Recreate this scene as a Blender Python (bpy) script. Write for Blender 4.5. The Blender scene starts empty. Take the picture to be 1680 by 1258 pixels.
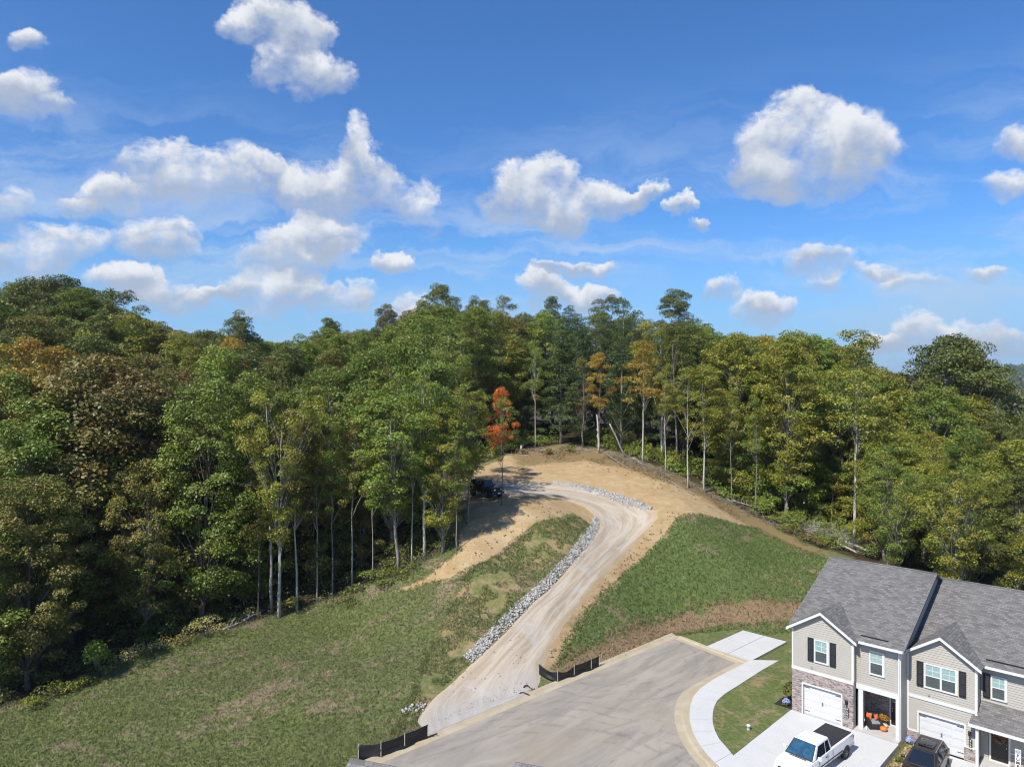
import bpy, bmesh, math, random
import numpy as np
from mathutils import Vector, Matrix

# ------------------------------------------------------------------ camera, sky, sun, exposure
SC = bpy.context.scene
COL = SC.collection
FPX, CXP, CYP, HC = 1165.0, 840.0, 629.0, 23.0      # focal length and centre in photo pixels, camera height
cam_d = bpy.data.cameras.new('camera')
cam_d.sensor_fit = 'HORIZONTAL'
cam_d.sensor_width = 36.0
cam_d.lens = FPX / 1680.0 * 36.0
cam_d.clip_start = 0.1
cam_d.clip_end = 30000
cam = bpy.data.objects.new('camera', cam_d)
COL.objects.link(cam)
cam.location = (0, 0, HC)
cam.rotation_euler = (math.radians(90), 0, 0)
SC.camera = cam

SUN_FROM = Vector((-0.685, -0.73, 0)).normalized()
SUN_EL = math.radians(50)
sun_d = bpy.data.lights.new('sun', 'SUN')
sun_d.energy = 4.6
sun_d.angle = math.radians(0.53)
sun_d.color = (1.0, 0.955, 0.88)
sun = bpy.data.objects.new('sun', sun_d)
COL.objects.link(sun)
LDIR = -(SUN_FROM * math.cos(SUN_EL) + Vector((0, 0, math.sin(SUN_EL))))
sun.rotation_euler = LDIR.to_track_quat('-Z', 'Y').to_euler()
sun.location = (-40, -40, 80)

SC.view_settings.view_transform = 'Standard'
SC.view_settings.look = 'None'
SC.view_settings.exposure = 0.42
SC.view_settings.gamma = 1.0
SC.view_settings.use_curve_mapping = False
SC.cycles.filter_width = 1.1
SC.cycles.max_bounces = 6
SC.cycles.diffuse_bounces = 3
SC.cycles.glossy_bounces = 3
SC.cycles.transmission_bounces = 3
SC.cycles.transparent_max_bounces = 6
SC.cycles.caustics_reflective = False
SC.cycles.caustics_refractive = False


class NT:
    """Small helper for building node trees."""
    def __init__(self, tree):
        self.t = tree
        tree.nodes.clear()

    def n(self, kind, **kw):
        nd = self.t.nodes.new(kind)
        for k, v in kw.items():
            setattr(nd, k, v)
        return nd

    def lk(self, a, b):
        self.t.links.new(a, b)

    def _in(self, sock, v):
        if isinstance(v, bpy.types.NodeSocket):
            self.lk(v, sock)
        elif v is not None:
            sock.default_value = v

    def math(self, op, a, b=None, c=None, clamp=False):
        nd = self.n('ShaderNodeMath', operation=op, use_clamp=clamp)
        for i, v in enumerate((a, b, c)):
            self._in(nd.inputs[i], v)
        return nd.outputs[0]

    def vmath(self, op, a, b=None, c=None, out=0):
        nd = self.n('ShaderNodeVectorMath', operation=op)
        for i, v in enumerate((a, b, c)):
            if op == 'SCALE' and i == 1:
                self._in(nd.inputs['Scale'], v)
            else:
                self._in(nd.inputs[i], v)
        return nd.outputs[out]

    def mix(self, f, a, b, mode='MIX', clamp=False):
        nd = self.n('ShaderNodeMix', data_type='RGBA', blend_type=mode, clamp_result=clamp)
        self._in(nd.inputs[0], f)
        for sock, v in ((nd.inputs[6], a), (nd.inputs[7], b)):
            if isinstance(v, tuple) and len(v) == 3:
                v = (*v, 1)
            self._in(sock, v)
        return nd.outputs[2]

    def noise(self, vec, scale, detail=4, rough=0.55, dist=0.0, dim='3D'):
        nd = self.n('ShaderNodeTexNoise', noise_dimensions=dim)
        self._in(nd.inputs['Vector'], vec)
        nd.inputs['Scale'].default_value = scale
        nd.inputs['Detail'].default_value = detail
        nd.inputs['Roughness'].default_value = rough
        nd.inputs['Distortion'].default_value = dist
        return nd.outputs[0]

    def ramp(self, f, lo, hi, to0=0.0, to1=1.0, smooth=True):
        nd = self.n('ShaderNodeMapRange', interpolation_type='SMOOTHSTEP' if smooth else 'LINEAR')
        self._in(nd.inputs[0], f)
        self._in(nd.inputs[1], lo)
        self._in(nd.inputs[2], hi)
        self._in(nd.inputs[3], to0)
        self._in(nd.inputs[4], to1)
        return nd.outputs[0]

    def combine(self, x, y, z):
        nd = self.n('ShaderNodeCombineXYZ')
        for i, v in enumerate((x, y, z)):
            self._in(nd.inputs[i], v)
        return nd.outputs[0]

    def sep(self, v):
        nd = self.n('ShaderNodeSeparateXYZ')
        self.lk(v, nd.inputs[0])
        return nd.outputs

    def attr(self, name, out='Fac'):
        nd = self.n('ShaderNodeAttribute', attribute_name=name)
        return nd.outputs[out]


# --- the sky: Nishita plus fair-weather clouds, laid out by direction
world = bpy.data.worlds.new('World')
SC.world = world
world.use_nodes = True
W = NT(world.node_tree)
out = W.n('ShaderNodeOutputWorld')
bg = W.n('ShaderNodeBackground')
world.cycles.sampling_method = 'MANUAL'
world.cycles.sample_map_resolution = 512
bg.inputs['Strength'].default_value = 0.1
W.lk(bg.outputs[0], out.inputs[0])
sky = W.n('ShaderNodeTexSky', sky_type='NISHITA')
sky.sun_disc = False
sky.sun_elevation = SUN_EL
sky.sun_rotation = math.atan2(SUN_FROM.x, SUN_FROM.y)
sky.altitude = 300
sky.air_density = 1.0
sky.dust_density = 0.4
sky.ozone_density = 3.0
tc = W.n('ShaderNodeTexCoord').outputs['Generated']
dx, dy, dz = W.sep(tc)
skyb = W.mix(1.0, sky.outputs[0], (0.46, 0.83, 1.22), 'MULTIPLY')
ady = W.math('MAXIMUM', W.math('ABSOLUTE', dy), 0.08)
q = W.combine(W.math('DIVIDE', dx, ady), W.math('DIVIDE', dz, ady), 1.0)
wn = W.n('ShaderNodeTexNoise', noise_dimensions='3D')
W.lk(tc, wn.inputs['Vector'])
wn.inputs['Scale'].default_value = 14
wn.inputs['Detail'].default_value = 5
wn.inputs['Roughness'].default_value = 0.6
warp = W.vmath('MULTIPLY_ADD', wn.outputs['Color'], (0.10, 0.075, 0), (-0.05, -0.0375, 0))
q = W.vmath('ADD', q, warp)
# every cloud is a few soft ellipses: px, py, half width, half height in photo pixels
BLOBS = [
    # upper cloud
    (455, 45, 92, 52), (505, 62, 55, 36), (445, 112, 42, 32), (480, 100, 50, 34), (535, 128, 60, 36), (395, 50, 45, 30),
    (35, 65, 36, 24), (38, 160, 78, 40), (100, 180, 44, 22),
    # big pair on the left
    (285, 272, 80, 50), (350, 278, 90, 54), (325, 308, 112, 34), (440, 285, 30, 40), (185, 325, 52, 36), (250, 388, 92, 34),
    (262, 414, 72, 26), (520, 310, 80, 56), (590, 318, 84, 46), (588, 245, 36, 58), (610, 290, 50, 50), (478, 318, 34, 34),
    (685, 340, 34, 60), (8, 340, 42, 46), (75, 405, 100, 40), (45, 430, 90, 30), (130, 345, 40, 24),
    (525, 385, 82, 34), (455, 412, 52, 36), (470, 435, 88, 34), (555, 420, 36, 26), (420, 485, 60, 40), (505, 485, 96, 34),
    (588, 487, 40, 34), (205, 465, 62, 26), (255, 485, 70, 24), (330, 497, 56, 20), (668, 515, 36, 28), (640, 430, 30, 18),
    # middle cloud
    (850, 315, 60, 50), (915, 302, 70, 50), (880, 335, 76, 38), (925, 362, 50, 34), (985, 325, 52, 38), (1040, 325, 36, 20),
    (1075, 312, 24, 16), (1112, 340, 22, 16), (1138, 368, 18, 13), (897, 476, 44, 32), (952, 492, 52, 24), (945, 440, 66, 15),
    # large cloud on the right
    (1325, 215, 90, 68), (1290, 240, 92, 62), (1395, 235, 88, 66), (1325, 275, 118, 56), (1270, 280, 66, 50), (1390, 290, 62, 36), (1330, 180, 50, 36),
    # small ones
    (1350, 428, 68, 26), (1365, 463, 42, 24), (1260, 502, 62, 28), (1180, 472, 42, 20), (1500, 462, 52, 20), (1605, 452, 40, 16),
    (1450, 442, 46, 14), (1672, 242, 46, 36), (1650, 308, 52, 24), (1435, 562, 56, 22), (1515, 545, 52, 34), (1590, 555, 66, 30),
    (1650, 565, 50, 24),
    # beyond the frame the same scattered sky goes on
    (1850, 330, 120, 66), (1990, 480, 110, 44), (-170, 300, 120, 60), (-260, 440, 130, 44), (620, -180, 120, 60), (1120, -240, 150, 70),
    (1620, -150, 110, 60), (120, -220, 120, 60), (-380, 60, 130, 70), (2150, 120, 140, 80),
]
acc = None
q0 = q
for bi, (bx, by, rx, ry) in enumerate(BLOBS):
    if bi and bi % 4 == 0:          # keeps the evaluation in order, four ellipses at a time
        q = W.vmath('MULTIPLY_ADD', acc, (1e-9, 1e-9, 0), q0)
    rx *= 1.13; ry *= 1.13
    cx, cz, ax, az = (bx - CXP) / FPX, (CYP - by) / FPX, FPX / rx, FPX / ry
    v = W.vmath('MULTIPLY_ADD', q, (ax, az, 1), (-cx * ax, -cz * az, 0))
    ln = W.vmath('LENGTH', v, out=1)
    w = W.math('MULTIPLY_ADD', ln, -2.414, 3.414, clamp=True)
    acc = W.vmath('SCALE', v, w) if acc is None else W.vmath('MULTIPLY_ADD', v, w, acc)
sx, sz, sw = W.sep(acc)
fb = W.noise(tc, 13, 10, 0.60)
fs = W.noise(tc, 13, 5, 0.5)
fs2 = W.noise(W.vmath('ADD', tc, (-0.008, 0, 0.016)), 13, 5, 0.5)
def puffs(vec):
    """cauliflower heads: rounded cells at three sizes"""
    nd = W.n('ShaderNodeTexVoronoi', feature='F1', normalize=True)
    W.lk(vec, nd.inputs['Vector'])
    nd.inputs['Scale'].default_value = 26
    nd.inputs['Detail'].default_value = 2
    nd.inputs['Roughness'].default_value = 0.55
    nd.inputs['Lacunarity'].default_value = 2.3
    return nd.outputs['Distance']


wtc = W.vmath('MULTIPLY_ADD', wn.outputs['Color'], (0.03, 0.03, 0.03), tc)
pf = puffs(wtc)
relh = W.math('DIVIDE', sz, W.math('MAXIMUM', sw, 0.05))
wisp = W.noise(W.vmath('MULTIPLY', tc, (1, 1, 1.7)), 34, 8, 0.72, 1.2)
field = W.math('ADD', W.math('MINIMUM', sw, 0.9), W.math('MULTIPLY_ADD', fb, 2.6, -1.40))
field = W.math('MULTIPLY_ADD', pf, -1.5, W.math('ADD', field, 0.54))
field = W.math('MULTIPLY_ADD', wisp, 1.5, W.math('SUBTRACT', field, 0.75))
soft = W.ramp(relh, -0.35, 0.35, 1.35, 0.72)
alpha = W.math('MULTIPLY', W.ramp(field, -0.05, soft, smooth=False), W.ramp(sw, 0.02, 0.35))
thick = W.ramp(field, 0.25, 1.3)
lit = W.math('MULTIPLY_ADD', W.math('SUBTRACT', fs, fs2), 2.6, 0.60)
lit = W.math('ADD', lit, W.math('MULTIPLY', relh, 0.85))
lit = W.math('MULTIPLY_ADD', pf, -0.55, W.math('ADD', lit, 0.03))
lit = W.math('MULTIPLY_ADD', thick, -0.24, lit)
lit = W.ramp(lit, 0.02, 1.0)
ccol = W.mix(lit, (3.2, 3.75, 4.75), (6.7, 6.8, 7.0))
# thin high streaks
strk = W.noise(W.vmath('MULTIPLY', W.vmath('ADD', q, (0, 0, 3.3)), (1.6, 9.0, 1)), 1.6, 6, 0.6, 0.6)
sel = W.math('MULTIPLY', W.ramp(strk, 0.43, 0.72), W.ramp(dz, 0.42, 0.10, 0.0, 0.78))
skycol = W.mix(sel, skyb, (4.6, 5.4, 6.5))
low = W.ramp(dz, 0.24, 0.0, 0.0, 0.8)
skycol = W.mix(low, skycol, (2.4, 4.1, 6.1))
up = W.math('GREATER_THAN', dz, 0.0)
fin = W.mix(W.math('MULTIPLY', W.math('MULTIPLY', alpha, 0.95), up), skycol, ccol)
W.lk(fin, bg.inputs['Color'])

# ------------------------------------------------------------------ helpers
rng = np.random.default_rng(7)
R = random.Random(11)


def link(o, parent=None):
    COL.objects.link(o)
    if parent is not None:
        o.parent = parent
    return o


def tag(o, label=None, cat=None, group=None, kind=None):
    if label: o['label'] = label
    if cat: o['category'] = cat
    if group: o['group'] = group
    if kind: o['kind'] = kind
    return o


def empty(name, loc=(0, 0, 0), rz=0.0, parent=None):
    o = bpy.data.objects.new(name, None)
    o.empty_display_size = 0.3
    o.location = loc
    o.rotation_euler = (0, 0, rz)
    return link(o, parent)


def np_mesh(name, verts, faces, mat=None, attrs=None, smooth=False):
    """verts (n,3), faces (m,k) int array -> mesh datablock, fast."""
    verts = np.asarray(verts, np.float32)
    faces = np.asarray(faces, np.int32)
    me = bpy.data.meshes.new(name)
    me.vertices.add(len(verts))
    me.vertices.foreach_set('co', verts.ravel())
    m, k = faces.shape
    me.loops.add(m * k)
    me.loops.foreach_set('vertex_index', faces.ravel())
    me.polygons.add(m)
    me.polygons.foreach_set('loop_start', np.arange(0, m * k, k, dtype=np.int32))
    if smooth:
        me.polygons.foreach_set('use_smooth', np.ones(m, bool))
    for nm, (dom, arr) in (attrs or {}).items():
        a = me.attributes.new(nm, 'FLOAT', dom)
        a.data.foreach_set('value', np.asarray(arr, np.float32))
    me.update(calc_edges=True)
    me.validate()
    if mat: me.materials.append(mat)
    return me


class MB:
    """Collects simple solids into one mesh."""
    def __init__(self):
        self.v, self.f, self.sm = [], [], []

    def add(self, vs, fs, smooth=False):
        b = len(self.v)
        self.v += [tuple(p) for p in vs]
        self.f += [tuple(i + b for i in f) for f in fs]
        self.sm += [smooth] * len(fs)
        return self

    def box(self, x0, x1, y0, y1, z0, z1):
        vs = [(x0, y0, z0), (x1, y0, z0), (x1, y1, z0), (x0, y1, z0), (x0, y0, z1), (x1, y0, z1), (x1, y1, z1), (x0, y1, z1)]
        return self.add(vs, [(0, 3, 2, 1), (4, 5, 6, 7), (0, 1, 5, 4), (1, 2, 6, 5), (2, 3, 7, 6), (3, 0, 4, 7)])

    def quad(self, a, b, c, d):
        return self.add([a, b, c, d], [(0, 1, 2, 3)])

    def slab(self, poly, t):
        """polygon of 3-D points thickened downwards by t along z"""
        n = len(poly)
        vs = list(poly) + [(p[0], p[1], p[2] - t) for p in poly]
        fs = [tuple(range(n)), tuple(range(2 * n - 1, n - 1, -1))]
        fs += [(i, i + n, (i + 1) % n + n, (i + 1) % n) for i in range(n)]
        return self.add(vs, fs)

    def prism(self, poly, d):
        """polygon of 3-D points extruded along vector d"""
        n = len(poly)
        vs = list(poly) + [(p[0] + d[0], p[1] + d[1], p[2] + d[2]) for p in poly]
        fs = [tuple(range(n)), tuple(range(2 * n - 1, n - 1, -1))]
        fs += [(i, i + n, (i + 1) % n + n, (i + 1) % n) for i in range(n)]
        return self.add(vs, fs)

    def tube(self, pts, rad, n=7, cap=True):
        pts = [Vector(p) for p in pts]
        if not isinstance(rad, (list, tuple)): rad = [rad] * len(pts)
        vs, fs = [], []
        for i, p in enumerate(pts):
            d = (pts[min(i + 1, len(pts) - 1)] - pts[max(i - 1, 0)])
            if d.length < 1e-6: d = Vector((0, 0, 1))
            d.normalize()
            a = d.cross(Vector((0.31, 0.95, 0.05)))
            if a.length < 0.1: a = d.cross(Vector((1, 0, 0)))
            a.normalize()
            b = d.cross(a)
            for k in range(n):
                t = 2 * math.pi * k / n
                vs.append(tuple(p + (a * math.cos(t) + b * math.sin(t)) * rad[i]))
        for i in range(len(pts) - 1):
            for k in range(n):
                k2 = (k + 1) % n
                fs.append((i * n + k, i * n + k2, (i + 1) * n + k2, (i + 1) * n + k))
        if cap:
            fs.append(tuple(range(n - 1, -1, -1)))
            fs.append(tuple((len(pts) - 1) * n + k for k in range(n)))
        return self.add(vs, fs, True)

    def lathe(self, prof, n=16, c=(0, 0, 0)):
        vs, fs = [], []
        for (r, z) in prof:
            for k in range(n):
                t = 2 * math.pi * k / n
                vs.append((c[0] + r * math.cos(t), c[1] + r * math.sin(t), c[2] + z))
        for i in range(len(prof) - 1):
            for k in range(n):
                k2 = (k + 1) % n
                fs.append((i * n + k, i * n + k2, (i + 1) * n + k2, (i + 1) * n + k))
        return self.add(vs, fs, True)

    def xcyl(self, x0, x1, cy, cz, r, n=18):
        return self.tube([(x0, cy, cz), (x1, cy, cz)], r, n)

    def mesh(self, name, mat=None, bevel=0.0, seg=2):
        me = bpy.data.meshes.new(name)
        me.from_pydata(self.v, [], self.f)
        for p, s in zip(me.polygons, self.sm): p.use_smooth = s
        if bevel:
            bm = bmesh.new(); bm.from_mesh(me)
            bmesh.ops.remove_doubles(bm, verts=bm.verts, dist=1e-5)
            bmesh.ops.bevel(bm, geom=[e for e in bm.edges if e.calc_face_angle(0) > 0.3], offset=bevel, segments=seg, affect='EDGES', profile=0.5, clamp_overlap=True)
            for f in bm.faces: f.smooth = True
            bm.to_mesh(me); bm.free()
        me.update()
        if mat: me.materials.append(mat)
        return me

    def build(self, name, mat=None, parent=None, bevel=0.0, seg=2, loc=None):
        o = bpy.data.objects.new(name, self.mesh(name, mat, bevel, seg))
        if loc: o.location = loc
        return link(o, parent)


def copy_tree(o, parent=None):
    """a thing, its parts and their sub-parts, sharing mesh data"""
    kids = list(o.children)
    c = o.copy()
    COL.objects.link(c)
    c.parent = parent
    for ch in kids: copy_tree(ch, c)
    return c


# ------------------------------------------------------------------ materials
MATS = {}


def pmat(name, col, rough=0.7, metal=0.0, var=0.0, vscale=3.0, bump=0.0, bscale=20.0, col2=None, spec=0.5, coat=0.0):
    """Principled with optional object-space noise in colour and relief."""
    if name in MATS: return MATS[name]
    m = bpy.data.materials.new(name)
    m.use_nodes = True
    T = NT(m.node_tree)
    o = T.n('ShaderNodeOutputMaterial')
    b = T.n('ShaderNodeBsdfPrincipled')
    T.lk(b.outputs[0], o.inputs[0])
    b.inputs['Roughness'].default_value = rough
    b.inputs['Metallic'].default_value = metal
    b.inputs['Specular IOR Level'].default_value = spec
    b.inputs['Coat Weight'].default_value = coat
    co = T.n('ShaderNodeTexCoord').outputs['Object']
    if var or col2:
        f = T.noise(co, vscale, 5, 0.6)
        f = T.ramp(f, 0.3, 0.7)
        c2 = col2 or tuple(c * (1 - var) for c in col)
        T.lk(T.mix(f, col, c2), b.inputs['Base Color'])
    else:
        b.inputs['Base Color'].default_value = (*col, 1)
    if bump:
        bn = T.n('ShaderNodeBump')
        bn.inputs['Strength'].default_value = bump
        bn.inputs['Distance'].default_value = 0.03
        T.lk(T.noise(co, bscale, 4, 0.6), bn.inputs['Height'])
        T.lk(bn.outputs[0], b.inputs['Normal'])
    MATS[name] = m
    return m


M_white = pmat('white_trim', (0.66, 0.66, 0.655), 0.5, var=0.06, vscale=2)
M_siding = pmat('vinyl_siding', (0.425, 0.395, 0.345), 0.55, var=0.08, vscale=0.8)
M_black = pmat('black_paint', (0.012, 0.012, 0.014), 0.45, var=0.2, vscale=6)
M_shutter = pmat('shutter_black', (0.014, 0.014, 0.017), 0.5, var=0.15, vscale=4)
M_door = pmat('door_black', (0.012, 0.012, 0.013), 0.4, var=0.2)
M_garage = pmat('garage_white', (0.62, 0.62, 0.625), 0.45, var=0.04, vscale=1)
M_metal = pmat('bare_metal', (0.5, 0.5, 0.52), 0.35, 1.0, var=0.15)
M_rubber = pmat('tyre_rubber', (0.018, 0.018, 0.018), 0.85, var=0.3, vscale=12)
M_chrome = pmat('alloy', (0.55, 0.56, 0.58), 0.3, 0.9, var=0.1)
M_pane_top = pmat('window_blind_glass', (0.30, 0.44, 0.42), 0.08, var=0.25, vscale=7, spec=0.6)
M_pane_low = pmat('window_screen_glass', (0.075, 0.095, 0.095), 0.18, var=0.3, vscale=3, spec=0.6)
M_pane_dark = pmat('window_dark_glass', (0.02, 0.025, 0.03), 0.06, var=0.3, spec=0.6)
M_fabric = pmat('silt_fabric', (0.016, 0.016, 0.02), 0.55, var=0.35, vscale=5, bump=0.5, bscale=9)
M_stake = pmat('stake_wood', (0.5, 0.46, 0.38), 0.8, var=0.25)
M_soffit = pmat('soffit_white', (0.55, 0.55, 0.55), 0.7, var=0.05)
M_mulch = pmat('straw_mulch', (0.47, 0.36, 0.19), 0.95, col2=(0.30, 0.21, 0.11), vscale=9, bump=1.0, bscale=16)


def mat_concrete(name, c1, c2, stain, sc=0.5):
    m = bpy.data.materials.new(name); m.use_nodes = True
    T = NT(m.node_tree)
    o = T.n('ShaderNodeOutputMaterial'); b = T.n('ShaderNodeBsdfPrincipled')
    T.lk(b.outputs[0], o.inputs[0])
    b.inputs['Roughness'].default_value = 0.85
    g = T.n('ShaderNodeNewGeometry').outputs['Position']
    n1 = T.noise(g, sc, 6, 0.6, 0.4)
    n2 = T.noise(g, 9, 5, 0.7)
    c = T.mix(T.ramp(n1, 0.35, 0.7), c1, c2)
    c = T.mix(T.ramp(T.noise(T.vmath('ADD', g, (31, 5, 0)), sc * 1.7, 5, 0.65, 0.8), 0.55, 0.78, 0, 0.6), c, stain)
    c = T.mix(T.ramp(n2, 0.3, 0.7, 0.0, 0.14), c, (0.2, 0.19, 0.17))
    T.lk(c, b.inputs['Base Color'])
    bn = T.n('ShaderNodeBump'); bn.inputs['Strength'].default_value = 0.25; bn.inputs['Distance'].default_value = 0.02
    T.lk(n2, bn.inputs['Height']); T.lk(bn.outputs[0], b.inputs['Normal'])
    return m


M_conc = mat_concrete('concrete_new', (0.53, 0.525, 0.51), (0.575, 0.565, 0.545), (0.46, 0.43, 0.37))
M_kerb = mat_concrete('concrete_kerb', (0.41, 0.335, 0.215), (0.46, 0.395, 0.285), (0.33, 0.27, 0.18), 0.8)
M_porch = mat_concrete('concrete_porch', (0.50, 0.48, 0.45), (0.44, 0.42, 0.4), (0.38, 0.36, 0.33), 1.0)


def mat_asphalt():
    m = bpy.data.materials.new('asphalt'); m.use_nodes = True
    T = NT(m.node_tree)
    o = T.n('ShaderNodeOutputMaterial'); b = T.n('ShaderNodeBsdfPrincipled')
    T.lk(b.outputs[0], o.inputs[0]); b.inputs['Roughness'].default_value = 0.88
    g = T.n('ShaderNodeNewGeometry').outputs['Position']
    # dust and mud dragged along the street: rotate into street direction and stretch
    mp = T.n('ShaderNodeMapping'); mp.inputs['Rotation'].default_value = (0, 0, math.radians(-43)); T.lk(g, mp.inputs['Vector'])
    st = T.vmath('MULTIPLY', mp.outputs[0], (0.22, 1.0, 1))
    n1 = T.noise(st, 0.55, 7, 0.62, 1.2)
    n2 = T.noise(T.vmath('ADD', st, (9, 4, 0)), 1.1, 7, 0.68, 1.5)
    n3 = T.noise(g, 0.18, 4, 0.6, 0.5)
    sp = T.noise(g, 2.2, 6, 0.75, 0.6)
    c = T.mix(T.ramp(n1, 0.32, 0.68), (0.262, 0.232, 0.199), (0.385, 0.338, 0.275))
    c = T.mix(T.ramp(n2, 0.56, 0.72, 0, 0.55), c, (0.155, 0.142, 0.135))
    c = T.mix(T.ramp(n3, 0.45, 0.7, 0, 0.6), c, (0.33, 0.275, 0.20))
    c = T.mix(T.ramp(sp, 0.66, 0.78, 0, 0.6), c, (0.46, 0.43, 0.38))
    c = T.mix(T.ramp(T.noise(g, 24, 4, 0.7), 0.35, 0.7, 0, 0.3), c, (0.10, 0.092, 0.085))
    # curved tyre marks left by turning vehicles
    for (cx, cy, r0, r1, k) in ((16.5, 44.0, 4.6, 7.6, 0), (8.0, 60.5, 6.0, 9.5, 1), (2.0, 38.0, 9.0, 14.0, 2)):
        d = T.vmath('SUBTRACT', g, (cx, cy, 0)); d = T.vmath('MULTIPLY', d, (1, 1, 0))
        r = T.math('ADD', T.vmath('LENGTH', d, out=1), T.math('MULTIPLY', T.noise(g, 0.25, 3, 0.5), 2.2))
        s = T.math('MULTIPLY', T.ramp(T.math('SINE', T.math('MULTIPLY', r, 5.3)), 0.45, 0.95), T.math('MULTIPLY', T.ramp(r, r0, r0 + 1), T.ramp(r, r1 + 2, r1, 0, 0.8)))
        s = T.math('MULTIPLY', s, T.ramp(T.noise(g, 0.5 + 0.1 * k, 4, 0.65), 0.42, 0.62, 0, 0.38))
        c = T.mix(s, c, (0.12, 0.108, 0.10))
    T.lk(c, b.inputs['Base Color'])
    bn = T.n('ShaderNodeBump'); bn.inputs['Strength'].default_value = 0.3; bn.inputs['Distance'].default_value = 0.02
    T.lk(T.noise(g, 30, 3, 0.6), bn.inputs['Height']); T.lk(bn.outputs[0], b.inputs['Normal'])
    return m


def turf_colours(T, g):
    """colours of the two lawns by place, shared by the soil sheet and the blades that stand on it"""
    big = T.noise(g, 0.11, 5, 0.6, 0.6)
    mid = T.noise(g, 0.55, 7, 0.68, 0.5)
    fine = T.noise(g, 3.2, 6, 0.72)
    band = T.noise(T.vmath('MULTIPLY', T.vmath('ADD', g, (3, 8, 0)), (0.8, 1.6, 0.5)), 0.10, 5, 0.6, 1.2)
    dry = T.math('ADD', T.math('MULTIPLY', mid, 0.7), T.math('MULTIPLY', fine, 0.3))
    dry2 = T.math('ADD', dry, T.math('MULTIPLY_ADD', band, 0.55, -0.275))
    turf = T.mix(T.ramp(fine, 0.3, 0.72), (0.10, 0.128, 0.038), (0.22, 0.238, 0.088))
    turf = T.mix(T.ramp(big, 0.40, 0.66, 0, 0.5), turf, (0.150, 0.150, 0.075))
    turf = T.mix(T.ramp(dry2, 0.515, 0.65, 0, 0.85), turf, (0.30, 0.235, 0.155))
    lush = T.mix(T.ramp(fine, 0.28, 0.7), (0.078, 0.120, 0.032), (0.180, 0.226, 0.074))
    lush = T.mix(T.ramp(big, 0.45, 0.7, 0, 0.4), lush, (0.15, 0.165, 0.07))
    lush = T.mix(T.ramp(dry2, 0.535, 0.66, 0, 0.8), lush, (0.29, 0.225, 0.145))
    return turf, lush, dry


def mat_blades(name, which, gain=1.0):
    m = bpy.data.materials.new(name); m.use_nodes = True
    T = NT(m.node_tree)
    o = T.n('ShaderNodeOutputMaterial')
    d = T.n('ShaderNodeBsdfPrincipled'); d.inputs['Roughness'].default_value = 0.6; d.inputs['Specular IOR Level'].default_value = 0.25
    tr = T.n('ShaderNodeBsdfTranslucent')
    g = T.n('ShaderNodeNewGeometry').outputs['Position']
    c = turf_colours(T, g)[which]
    k = T.math('MULTIPLY_ADD', T.attr('tint'), 0.7 * gain, 0.78 * gain)
    c = T.vmath('SCALE', c, k)
    T.lk(c, d.inputs['Base Color']); T.lk(c, tr.inputs['Color'])
    mx = T.n('ShaderNodeMixShader'); mx.inputs[0].default_value = 0.25
    T.lk(d.outputs[0], mx.inputs[1]); T.lk(tr.outputs[0], mx.inputs[2]); T.lk(mx.outputs[0], o.inputs[0])
    return m


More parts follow.
